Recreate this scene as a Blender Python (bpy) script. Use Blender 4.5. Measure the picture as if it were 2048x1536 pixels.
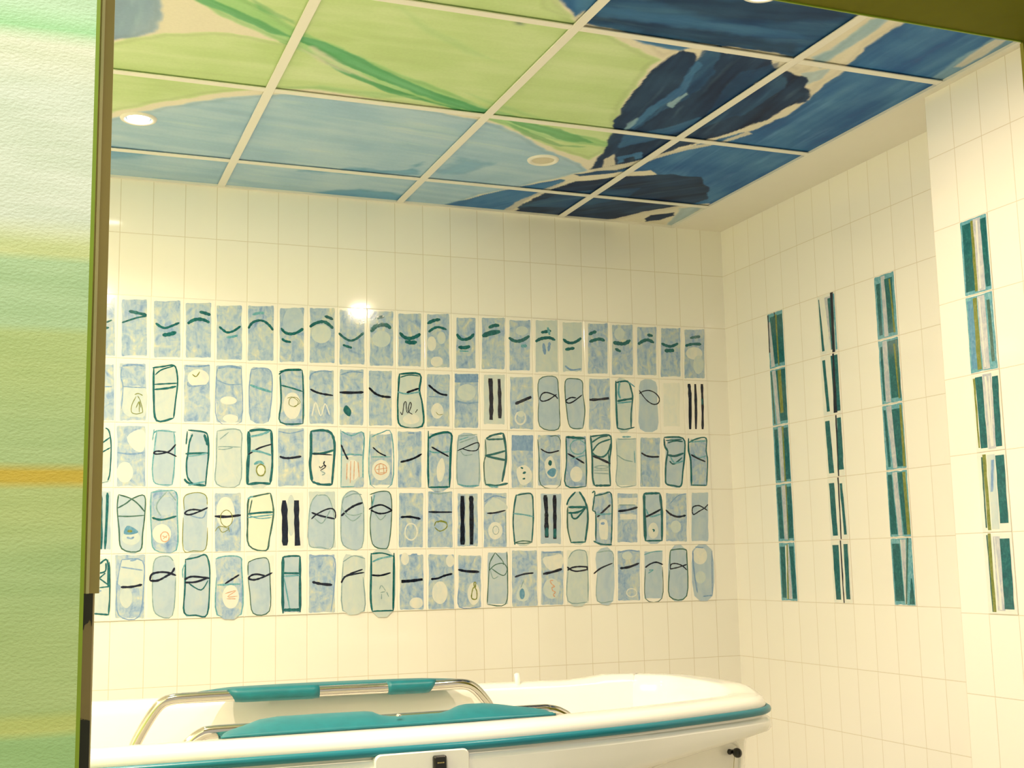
import bpy, math, random
import numpy as np
from mathutils import Vector
random.seed(7); rng = np.random.default_rng(7)
for o in list(bpy.data.objects): bpy.data.objects.remove(o)
scene = bpy.context.scene
COL = scene.collection
Z0 = 1.15                       # height of the lowest row of painted tiles above the floor
HC = Z0 + 1.3738                # ceiling height
TW, TH = 0.0992, 0.2            # tile pitch

# ---------------------------------------------------------------- camera
cam = bpy.data.cameras.new('camera'); camo = bpy.data.objects.new('camera', cam); COL.objects.link(camo)
cam.sensor_width = 36.0; cam.lens = 36.0 * 2461.89 / 2048; cam.clip_start = 0.02
camo.location = (-0.14006, -3.93369, Z0 + 0.15391)
camo.rotation_euler = (1.713822, 0.020548, -0.372176)
scene.camera = camo
scene.cycles.max_bounces = 24; scene.cycles.diffuse_bounces = 16; scene.cycles.glossy_bounces = 8
# ---------------------------------------------------------------- world, exposure, big lights
scene.view_settings.view_transform = 'Standard'; scene.view_settings.look = 'None'
scene.view_settings.exposure = 0.31; scene.view_settings.gamma = 1.0
scene.view_settings.use_curve_mapping = False
w = bpy.data.worlds.new('world'); scene.world = w; w.use_nodes = True
w.node_tree.nodes['Background'].inputs[0].default_value = (1.0, .90, .70, 1)
w.node_tree.nodes['Background'].inputs[1].default_value = 0.53
LAMP_C = (1.0, .78, .56)
def area(name, loc, target, size, watt, color, shape='DISK', spread=math.pi, parent=None):
    l = bpy.data.lights.new(name, 'AREA'); l.shape = shape; l.size = size; l.energy = watt; l.color = color; l.spread = spread
    o = bpy.data.objects.new(name, l); COL.objects.link(o); o.location = loc
    d = Vector(target) - Vector(loc); o.rotation_euler = d.to_track_quat('-Z', 'Y').to_euler()
    if parent: o.parent = parent; o.matrix_parent_inverse.identity()
    return o
# the corridor's own ceiling lamp, which lights the painted wall on the left
area('corridor_lamp_light', (-.55, -3.45, Z0 + 1.75), (-.3, -2.5, Z0 + .45), .3, 13.5, (.97, 1.0, 1.0))

# ---------------------------------------------------------------- materials
MATS = {}
def nodes(name):
    m = bpy.data.materials.new(name); m.use_nodes = True
    nt = m.node_tree; b = nt.nodes['Principled BSDF']
    return m, nt, b
def N(nt, t, **kw):
    n = nt.nodes.new(t)
    for k, v in kw.items():
        if k.startswith('i_'): n.inputs[k[2:].replace('_', ' ')].default_value = v
        else: setattr(n, k, v)
    return n
def bump(nt, b, height, strength=.2, dist=.002):
    bn = N(nt, 'ShaderNodeBump'); bn.inputs['Strength'].default_value = strength; bn.inputs['Distance'].default_value = dist
    nt.links.new(height, bn.inputs['Height']); nt.links.new(bn.outputs[0], b.inputs['Normal'])
def noise(nt, scale, detail=3, vec=None, rough=.5):
    n = N(nt, 'ShaderNodeTexNoise'); n.inputs['Scale'].default_value = scale; n.inputs['Detail'].default_value = detail; n.inputs['Roughness'].default_value = rough
    if vec is not None: nt.links.new(vec, n.inputs['Vector'])
    return n
def plain(name, col, rough=.4, metal=0., var=.06, scale=12, bmp=0., coat=0., coordscale=(1, 1, 1)):
    if name in MATS: return MATS[name]
    m, nt, b = nodes(name)
    tc = N(nt, 'ShaderNodeTexCoord'); mp = N(nt, 'ShaderNodeMapping'); mp.inputs['Scale'].default_value = coordscale
    nt.links.new(tc.outputs['Object'], mp.inputs[0])
    nz = noise(nt, scale, 4, mp.outputs[0])
    mx = N(nt, 'ShaderNodeMix', data_type='RGBA')
    mx.inputs[6].default_value = tuple(c * (1 - var) for c in col) + (1,)
    mx.inputs[7].default_value = tuple(min(1, c * (1 + var)) for c in col) + (1,)
    nt.links.new(nz.outputs['Fac'], mx.inputs[0]); nt.links.new(mx.outputs[2], b.inputs['Base Color'])
    b.inputs['Roughness'].default_value = rough; b.inputs['Metallic'].default_value = metal
    if coat: b.inputs['Coat Weight'].default_value = coat; b.inputs['Coat Roughness'].default_value = .08
    if bmp: bump(nt, b, nz.outputs['Fac'], bmp)
    MATS[name] = m
    return m
WHITE = (.86, .85, .82)
def tilewall(name, axis, u0):
    """white glazed tiles laid in a plain grid; axis = which object axis runs along the wall"""
    m, nt, b = nodes(name)
    tc = N(nt, 'ShaderNodeTexCoord'); sp = N(nt, 'ShaderNodeSeparateXYZ'); nt.links.new(tc.outputs['Object'], sp.inputs[0])
    a1 = N(nt, 'ShaderNodeMath', operation='MULTIPLY_ADD'); a1.inputs[1].default_value = 1.0 if axis == 'X' else -1.0; a1.inputs[2].default_value = -u0 + 50 * TW
    a2 = N(nt, 'ShaderNodeMath', operation='ADD'); a2.inputs[1].default_value = -Z0 + 10 * TH
    nt.links.new(sp.outputs[axis], a1.inputs[0]); nt.links.new(sp.outputs['Z'], a2.inputs[0])
    cb = N(nt, 'ShaderNodeCombineXYZ'); nt.links.new(a1.outputs[0], cb.inputs[0]); nt.links.new(a2.outputs[0], cb.inputs[1])
    br = N(nt, 'ShaderNodeTexBrick', offset=0.0, squash=1.0)
    br.inputs['Scale'].default_value = 1.0; br.inputs['Brick Width'].default_value = TW; br.inputs['Row Height'].default_value = TH
    br.inputs['Mortar Size'].default_value = .0011; br.inputs['Mortar Smooth'].default_value = .25; br.inputs['Bias'].default_value = 0
    br.inputs['Color1'].default_value = (.885, .88, .855, 1); br.inputs['Color2'].default_value = (.90, .895, .87, 1)
    br.inputs['Mortar'].default_value = (.66, .62, .53, 1)
    nt.links.new(cb.outputs[0], br.inputs['Vector']); nt.links.new(br.outputs['Color'], b.inputs['Base Color'])
    mr = N(nt, 'ShaderNodeMapRange'); mr.inputs[3].default_value = .07; mr.inputs[4].default_value = .6
    nt.links.new(br.outputs['Fac'], mr.inputs[0]); nt.links.new(mr.outputs[0], b.inputs['Roughness'])
    nz = noise(nt, 9, 2, cb.outputs[0]); nz2 = N(nt, 'ShaderNodeMath', operation='MULTIPLY_ADD')
    nz2.inputs[1].default_value = .35; nt.links.new(nz.outputs['Fac'], nz2.inputs[0])
    inv = N(nt, 'ShaderNodeMath', operation='SUBTRACT'); inv.inputs[0].default_value = 1; nt.links.new(br.outputs['Fac'], inv.inputs[1])
    nt.links.new(inv.outputs[0], nz2.inputs[2]); bump(nt, b, nz2.outputs[0], .35, .0012)
    return m
def wash(name, cols, scale=26, rough=.09):
    """watery brushed glaze: several tints mixed by noise that differs from tile to tile"""
    m, nt, b = nodes(name)
    tc = N(nt, 'ShaderNodeTexCoord'); oi = N(nt, 'ShaderNodeObjectInfo')
    sc = N(nt, 'ShaderNodeVectorMath', operation='SCALE'); sc.inputs['Scale'].default_value = 37.0
    cx = N(nt, 'ShaderNodeCombineXYZ')
    for k in range(3): nt.links.new(oi.outputs['Random'], cx.inputs[k])
    nt.links.new(cx.outputs[0], sc.inputs[0])
    ad = N(nt, 'ShaderNodeVectorMath', operation='ADD'); nt.links.new(tc.outputs['Object'], ad.inputs[0]); nt.links.new(sc.outputs[0], ad.inputs[1])
    n1 = noise(nt, scale, 5, ad.outputs[0], .62); n1.inputs['Distortion'].default_value = 1.4
    mp = N(nt, 'ShaderNodeMapping'); mp.inputs['Rotation'].default_value = (0, .6, 0); mp.inputs['Scale'].default_value = (1, 1, .35)
    nt.links.new(ad.outputs[0], mp.inputs[0]); n2 = noise(nt, scale * 2.6, 4, mp.outputs[0], .65)
    av = N(nt, 'ShaderNodeMath', operation='MULTIPLY_ADD'); av.inputs[1].default_value = .55
    hv = N(nt, 'ShaderNodeMath', operation='MULTIPLY'); hv.inputs[1].default_value = .45
    nt.links.new(n2.outputs['Fac'], hv.inputs[0]); nt.links.new(n1.outputs['Fac'], av.inputs[0]); nt.links.new(hv.outputs[0], av.inputs[2])
    cr = N(nt, 'ShaderNodeValToRGB'); e = cr.color_ramp.elements
    while len(e) < len(cols): e.new(.5)
    for i, c in enumerate(cols): e[i].position = .32 + .36 * i / (len(cols) - 1); e[i].color = tuple(c) + (1,)
    nt.links.new(av.outputs[0], cr.inputs[0]); nt.links.new(cr.outputs[0], b.inputs['Base Color'])
    b.inputs['Roughness'].default_value = rough; bump(nt, b, n1.outputs['Fac'], .12, .001)
    MATS[name] = m
    return m
wash('glaze_white', [(.88, .87, .845), (.90, .89, .87)])
wash('wash_mottled', [(.16, .29, .57), (.28, .42, .66), (.40, .53, .68), (.53, .61, .61), (.73, .72, .58)])
wash('wash_grey', [(.37, .50, .68), (.44, .57, .71), (.53, .62, .68)], 14)
wash('wash_pale', [(.48, .60, .68), (.56, .66, .69), (.64, .69, .66)], 18)
wash('wash_faint', [(.70, .77, .78), (.78, .81, .78), (.83, .83, .78)], 20)
wash('wash_cream', [(.74, .77, .70), (.79, .79, .70), (.81, .80, .72)], 14)
wash('wash_light', [(.62, .70, .74), (.72, .75, .73), (.80, .79, .73)], 24)
wash('paint_blue', [(.13, .26, .54), (.21, .36, .62), (.31, .45, .68)], 60)
wash('paint_teal', [(.004, .070, .095), (.011, .125, .15), (.03, .21, .23)], 70)
wash('paint_aqua', [(.06, .27, .38), (.13, .38, .50), (.28, .52, .60)], 70)
wash('paint_black', [(.002, .004, .018), (.005, .009, .03), (.012, .03, .055)], 60)
wash('paint_olive', [(.12, .17, .03), (.20, .24, .05), (.30, .33, .12)], 60)
wash('paint_rust', [(.52, .27, .17), (.62, .38, .26), (.70, .50, .38)], 60)
wash('paint_moss', [(.025, .10, .09), (.05, .14, .12), (.10, .21, .19)], 60)
wash('paint_grey', [(.16, .30, .36), (.24, .38, .44), (.36, .48, .52)], 60)
wash('paint_slate', [(.06, .22, .42), (.11, .30, .50), (.20, .40, .58)], 60)
wash('paint_silver', [(.32, .38, .52), (.50, .54, .62), (.68, .70, .70)], 40)
CODE = {'m': 'wash_mottled', 's': 'wash_grey', 'p': 'wash_pale', 'f': 'wash_faint', 'y': 'wash_cream', 'w': 'wash_light', 'b': 'paint_blue', 'B': 'paint_blue',
        'T': 'paint_teal', 't': 'paint_aqua', 'K': 'paint_black', 'G': 'paint_olive', 'O': 'paint_rust', 'D': 'paint_moss', 'g': 'paint_grey', 'd': 'paint_slate', 'v': 'paint_silver'}
enamel = plain('bath_enamel', (.88, .87, .82), .16, var=.015, scale=4, coat=.4)
rubber = plain('teal_rubber', (.008, .185, .25), .3, var=.08, scale=30)
padmat = plain('teal_moulded_foam', (.006, .17, .215), .4, var=.18, scale=45, bmp=.08)
chrome = plain('polished_steel', (.66, .64, .60), .1, 1., var=.03, scale=20)
black = plain('black_plastic', (.008, .008, .007), .3, var=.2)
plenum = plain('dusty_grey_concrete', (.06, .055, .05), .9, var=.2)
gridwhite = plain('white_enamelled_steel', (.80, .79, .76), .4, var=.02)
soffitm = plain('white_painted_plaster', (.83, .81, .76), .55, var=.02, bmp=.02)
beige = plain('beige_frame_paint', (.40, .32, .115), .5, var=.05, scale=20)
beigel = plain('pale_frame_paint', (.62, .56, .31), .5, var=.05, scale=20)
olive = plain('olive_reveal_paint', (.135, .14, .012), .8, var=.08, scale=30, bmp=.05); olive.node_tree.nodes['Principled BSDF'].inputs['Specular IOR Level'].default_value = .1
lime = plain('lime_edge_paint_and_lit_corner', (.22, .33, .012), .5, var=.08, scale=30)
floorm = plain('speckled_grey_vinyl', (.62, .58, .50), .5, var=.12, scale=160)
darkm = plain('dark_bare_steel', (.022, .02, .012), .5, var=.4, scale=60)

def bands():
    """green rolled wall paint in broad horizontal bands with soft brush ends"""
    m, nt, b = nodes('green_banded_wall_paint')
    tc = N(nt, 'ShaderNodeTexCoord'); sp = N(nt, 'ShaderNodeSeparateXYZ'); nt.links.new(tc.outputs['Object'], sp.inputs[0])
    mp = N(nt, 'ShaderNodeMapping'); mp.inputs['Scale'].default_value = (2.2, 1, 14); nt.links.new(tc.outputs['Object'], mp.inputs[0])
    nz = noise(nt, 6, 4, mp.outputs[0])
    zz = N(nt, 'ShaderNodeMath', operation='MULTIPLY_ADD'); zz.inputs[1].default_value = .0025; nt.links.new(nz.outputs['Fac'], zz.inputs[0]); nt.links.new(sp.outputs['Z'], zz.inputs[2])
    mr = N(nt, 'ShaderNodeMapRange'); mr.inputs[1].default_value = Z0 - 1.2; mr.inputs[2].default_value = Z0 + 1.4; nt.links.new(zz.outputs[0], mr.inputs[0])
    cr = N(nt, 'ShaderNodeValToRGB'); e = cr.color_ramp.elements
    L = [(-1.2, (.40, .64, .26)), (-.0145, (.62, .70, .22)), (.006, (.52, .67, .27)), (.11, (.48, .65, .27)), (.19, (.56, .68, .26)), (.2495, (.70, .52, .06)), (.2695, (.51, .67, .29)),
         (.34, (.56, .69, .27)), (.4225, (.51, .71, .37)), (.500, (.74, .80, .36)), (.53, (.80, .87, .68)), (.64, (.78, .85, .66)), (.715, (.83, .86, .62)), (.7605, (.44, .78, .38)), (.785, (.62, .83, .54)), (.86, (.72, .86, .66))]
    soft = {.11: .03, .19: .025, .34: .03, .53: .016, .64: .03, .715: .02, .785: .015, .86: .03}
    st = []
    for i, (z, c) in enumerate(L):
        h = soft.get(z, .0011)
        if i: st.append((z - h, L[i - 1][1]))
        st.append((z + (h if i else 0), c))
    while len(e) < len(st): e.new(1.0)
    for i, (z, c) in enumerate(st):
        e[i].position = (z + 1.2) / 2.6; e[i].color = c + (1,)
    nt.links.new(mr.outputs[0], cr.inputs[0])
    n3 = noise(nt, 3.5, 5, mp.outputs[0]); mx = N(nt, 'ShaderNodeMix', data_type='RGBA', blend_type='MULTIPLY'); mx.inputs[0].default_value = 1
    c3 = N(nt, 'ShaderNodeValToRGB'); c3.color_ramp.elements[0].color = (.86, .90, .84, 1); c3.color_ramp.elements[1].color = (1, 1, 1, 1)
    c3.color_ramp.elements[0].position = .3; c3.color_ramp.elements[1].position = .65
    nt.links.new(n3.outputs['Fac'], c3.inputs[0]); nt.links.new(cr.outputs[0], mx.inputs[6]); nt.links.new(c3.outputs[0], mx.inputs[7])
    nt.links.new(mx.outputs[2], b.inputs['Base Color']); b.inputs['Roughness'].default_value = .55
    mb = N(nt, 'ShaderNodeMapping'); mb.inputs['Scale'].default_value = (1, 1, 1.8); nt.links.new(tc.outputs['Object'], mb.inputs[0])
    nb = noise(nt, 190, 3, mb.outputs[0]); bump(nt, b, nb.outputs['Fac'], .55, .0022)
    return m
greenwall = bands()

# ---------------------------------------------------------------- mesh helpers
class MB:
    def __init__(s): s.v = []; s.f = []; s.m = []; s.mats = []; s.smooth = []
    def mat(s, m):
        if m not in s.mats: s.mats.append(m)
        return s.mats.index(m)
    def add(s, vs, fs, m, smooth=False):
        o = len(s.v); s.v += [tuple(v) for v in vs]; k = s.mat(m)
        for f in fs: s.f.append(tuple(i + o for i in f)); s.m.append(k); s.smooth.append(smooth)
    def box(s, a, b, m):
        (x0, y0, z0), (x1, y1, z1) = a, b
        v = [(x0, y0, z0), (x1, y0, z0), (x1, y1, z0), (x0, y1, z0), (x0, y0, z1), (x1, y0, z1), (x1, y1, z1), (x0, y1, z1)]
        s.add(v, [(0, 3, 2, 1), (4, 5, 6, 7), (0, 1, 5, 4), (1, 2, 6, 5), (2, 3, 7, 6), (3, 0, 4, 7)], m)
    def loft(s, rings, m, closed=True, caps=(False, False), smooth=True):
        n = len(rings[0]); v = [p for r in rings for p in r]; f = []
        for i in range(len(rings) - 1):
            for j in range(n if closed else n - 1):
                k = (j + 1) % n
                f.append((i * n + j, i * n + k, (i + 1) * n + k, (i + 1) * n + j))
        if caps[0]: f.append(tuple(range(n))[::-1])
        if caps[1]: f.append(tuple((len(rings) - 1) * n + j for j in range(n)))
        s.add(v, f, m, smooth)
    def tube(s, pts, r, m, n=14, caps=True):
        P = [Vector(p) for p in pts]; rings = []; up = Vector((0, 0, 1)); prev = None
        for i, p in enumerate(P):
            t = (P[min(i + 1, len(P) - 1)] - P[max(i - 1, 0)]).normalized()
            a = (up if prev is None else prev); a = a - t * a.dot(t)
            if a.length < 1e-3: a = Vector((0, 1, 0)) - t * t.y
            a.normalize(); prev = a; c = t.cross(a)
            rr = r[i] if isinstance(r, (list, tuple)) else r
            rings.append([tuple(p + (a * math.cos(q) + c * math.sin(q)) * rr) for q in [2 * math.pi * k / n for k in range(n)]])
        s.loft(rings, m, True, (caps, caps))
    def lathe(s, prof, m, n=40, c=(0, 0, 0)):
        s.loft([[(c[0] + r * math.cos(2 * math.pi * k / n), c[1] + r * math.sin(2 * math.pi * k / n), c[2] + z) for k in range(n)] for r, z in prof], m)
    def build(s, name, parent=None, loc=None, bevel=0., rot=None, autos=False):
        me = bpy.data.meshes.new(name); me.from_pydata(s.v, [], s.f)
        for m in s.mats: me.materials.append(m)
        me.polygons.foreach_set('material_index', s.m); me.polygons.foreach_set('use_smooth', s.smooth); me.update()
        o = bpy.data.objects.new(name, me); COL.objects.link(o)
        if parent: o.parent = parent
        if loc: o.location = loc
        if rot: o.rotation_euler = rot
        if bevel:
            bv = o.modifiers.new('bevel', 'BEVEL'); bv.width = bevel; bv.segments = 3; bv.limit_method = 'ANGLE'; bv.angle_limit = .6
        return o
def tag(o, label=None, cat=None, group=None, kind=None):
    if label: o['label'] = label
    if cat: o['category'] = cat
    if group: o['group'] = group
    if kind: o['kind'] = kind
    return o
def empty(name, loc, rz=0.):
    o = bpy.data.objects.new(name, None); o.empty_display_size = .05; COL.objects.link(o); o.location = loc; o.rotation_euler = (0, 0, rz)
    return o
def smooth_path(pts, k=4, closed=False):
    P = [np.array(p, float) for p in pts]; n = len(P); out = []
    if n < 3 and not closed:
        return [P[0] + (P[-1] - P[0]) * t for t in np.linspace(0, 1, 2 * k + 1)]
    for i in range(n if closed else n - 1):
        if closed: a, b, c, d = P[i - 1], P[i], P[(i + 1) % n], P[(i + 2) % n]
        else: a, b, c, d = P[max(i - 1, 0)], P[i], P[i + 1], P[min(i + 2, n - 1)]
        for j in range(k):
            t = j / k
            out.append(.5 * ((2 * b) + (c - a) * t + (2 * a - 5 * b + 4 * c - d) * t * t + (3 * b - a - 3 * c + d) * t ** 3))
    if not closed: out.append(P[-1])
    return out

# ---------------------------------------------------------------- setting
XW, XP, YP, EX = 2.2726, 2.0860, -1.3751, 2.0591       # right wall, pilaster face and its far edge, grid edge
YI, YO, XL, XR, ZH = -2.30, -2.50, -.0850, 1.508, Z0 + 1.068   # opening: inner and outer face, jambs, head
def struct(name, mb, **k): return tag(mb.build(name, **k), kind='structure')
mb = MB(); mb.box((-2.35, 0, 0), (2.6, .12, HC + .4), tilewall('back_wall_tiles', 'X', 0)); struct('wall_back', mb)
mb = MB(); mb.box((XW, YP - .01, 0), (2.6, 0, HC + .4), tilewall('right_wall_tiles', 'Y', .28558)); struct('wall_right', mb)
mb = MB(); mb.box((XP, YI, 0), (2.6, YP, HC + .4), tilewall('pilaster_tiles', 'Y', 1.47433)); struct('wall_pilaster', mb)
mb = MB(); mb.box((-2.35, YI, 0), (-2.2, 0, HC + .4), tilewall('left_wall_tiles', 'Y', 0.)); struct('wall_left', mb)
mb = MB(); mb.box((-2.35, -5.2, -.1), (2.9, .12, 0), floorm); struct('floor', mb)
mb = MB(); mb.box((-2.35, YI, HC + .3), (2.6, .12, HC + .4), plenum); mb.box((-2.2, YI, HC + .0065), (-.2062, -.012, HC + .02), soffitm); mb.box((-.2062, YI, HC + .0065), (2.0556, -2.0859, HC + .02), soffitm); struct('ceiling', mb)
mb = MB(); mb.box((-2.35, YO, 0), (XL, YI, HC + .5), greenwall); struct('wall_front', mb)
mb = MB(); mb.box((XL, YO, ZH), (2.9, YI, HC + .5), olive); struct('wall_head', mb)
mb = MB(); mb.box((XR, YO, 0), (2.9, YI, ZH), olive); struct('wall_jamb', mb)
mb = MB(); mb.box((EX, YI, HC), (XW, 0, HC + .03), soffitm); struct('trim_1', mb)
mb = MB(); mb.box((EX - .0035, YI, HC - .001), (EX + .012, 0, HC + .012), gridwhite)
mb.box((-2.2, -.012, HC - .001), (EX, 0, HC + .012), gridwhite); struct('trim_2', mb)
mb = MB(); mb.box((XL, YI - .003, ZH - .0025), (XR, YI, ZH + .0), lime); mb.box((XR - .002, YI - .008, 0), (XR + .0, YI, ZH - .005), olive); struct('trim_3', mb)  # interior light on the head's rounded edge, put into the lime strip's colour
mb = MB(); mb.box((XL, YO, 0), (XL + .0042, YO + .03, ZH), lime); struct('trim_4', mb)
# sliding-door frame seen behind the green wall: cover strip with a raised fillet, bare steel and worn paint below it
door = empty('door_1', (XL, -2.36, 0)); door['kind'] = 'structure'
def dbox(name, x0, x1, z0, z1, y0, y1, m, bev=0.0006):
    mb = MB(); mb.box((x0 - XL, y0 + 2.36, z0), (x1 - XL, y1 + 2.36, z1), m); return mb.build(name, door, bevel=bev)
dbox('cover_strip', -.0850, -.0575, Z0 + .126, ZH, -2.36, -2.31, beige)
dbox('raised_fillet', -.0732, -.0693, Z0 + .126, ZH, -2.364, -2.36, beigel)
mb = MB()
zz = [(-.0775, .082), (-.0757, .086), (-.0744, .083), (-.0732, .089), (-.0715, .0905), (-.0695, .0915), (-.0676, .0955), (-.0662, .093), (-.0651, .087), (-.0645, .092)]
n = len(zz); vs = [(x - XL, 0, Z0 + z) for x, z in zz] + [(x - XL, 0, Z0 + .1262) for x, z in zz] + [(x - XL, .001, Z0 + z) for x, z in zz] + [(x - XL, .001, Z0 + .1262) for x, z in zz]
mb.add(vs, [(i, i + 1, n + i + 1, n + i) for i in range(n - 1)] + [(i, 2 * n + i, 2 * n + i + 1, i + 1) for i in range(n - 1)] + [(n - 1, 3 * n - 1, 4 * n - 1, 2 * n - 1), (0, n, 3 * n, 2 * n)], darkm)
mb.build('bare_steel_patch', door)
def worn():
    m, nt, b = nodes('worn_beige_paint')
    tc = N(nt, 'ShaderNodeTexCoord'); sp = N(nt, 'ShaderNodeSeparateXYZ'); nt.links.new(tc.outputs['Object'], sp.inputs[0])
    nz = noise(nt, 55, 4, tc.outputs['Object'], .7)
    # chips spread from the sides and eat the lower end completely
    a = N(nt, 'ShaderNodeMath', operation='MULTIPLY_ADD'); a.inputs[1].default_value = .034
    nt.links.new(nz.outputs['Fac'], a.inputs[0]); nt.links.new(sp.outputs['Z'], a.inputs[2])
    r = N(nt, 'ShaderNodeValToRGB'); r.color_ramp.elements[0].color = (.018, .017, .012, 1); r.color_ramp.elements[1].color = (.29, .215, .10, 1)
    mr = N(nt, 'ShaderNodeMapRange'); mr.inputs[1].default_value = Z0 - .03; mr.inputs[2].default_value = Z0 + .02; nt.links.new(a.outputs[0], mr.inputs[0])
    r.color_ramp.elements[0].position = .50; r.color_ramp.elements[1].position = .53
    nt.links.new(mr.outputs[0], r.inputs[0]); nt.links.new(r.outputs[0], b.inputs['Base Color']); b.inputs['Roughness'].default_value = .5
    return m
dbox('worn_post', -.0850, -.0640, 0, Z0 + .1255, -2.359, -2.31, worn())
dbox('back_lip', -.066, -.0612, 0, Z0 + .126, -2.335, -2.31, beigel)

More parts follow.
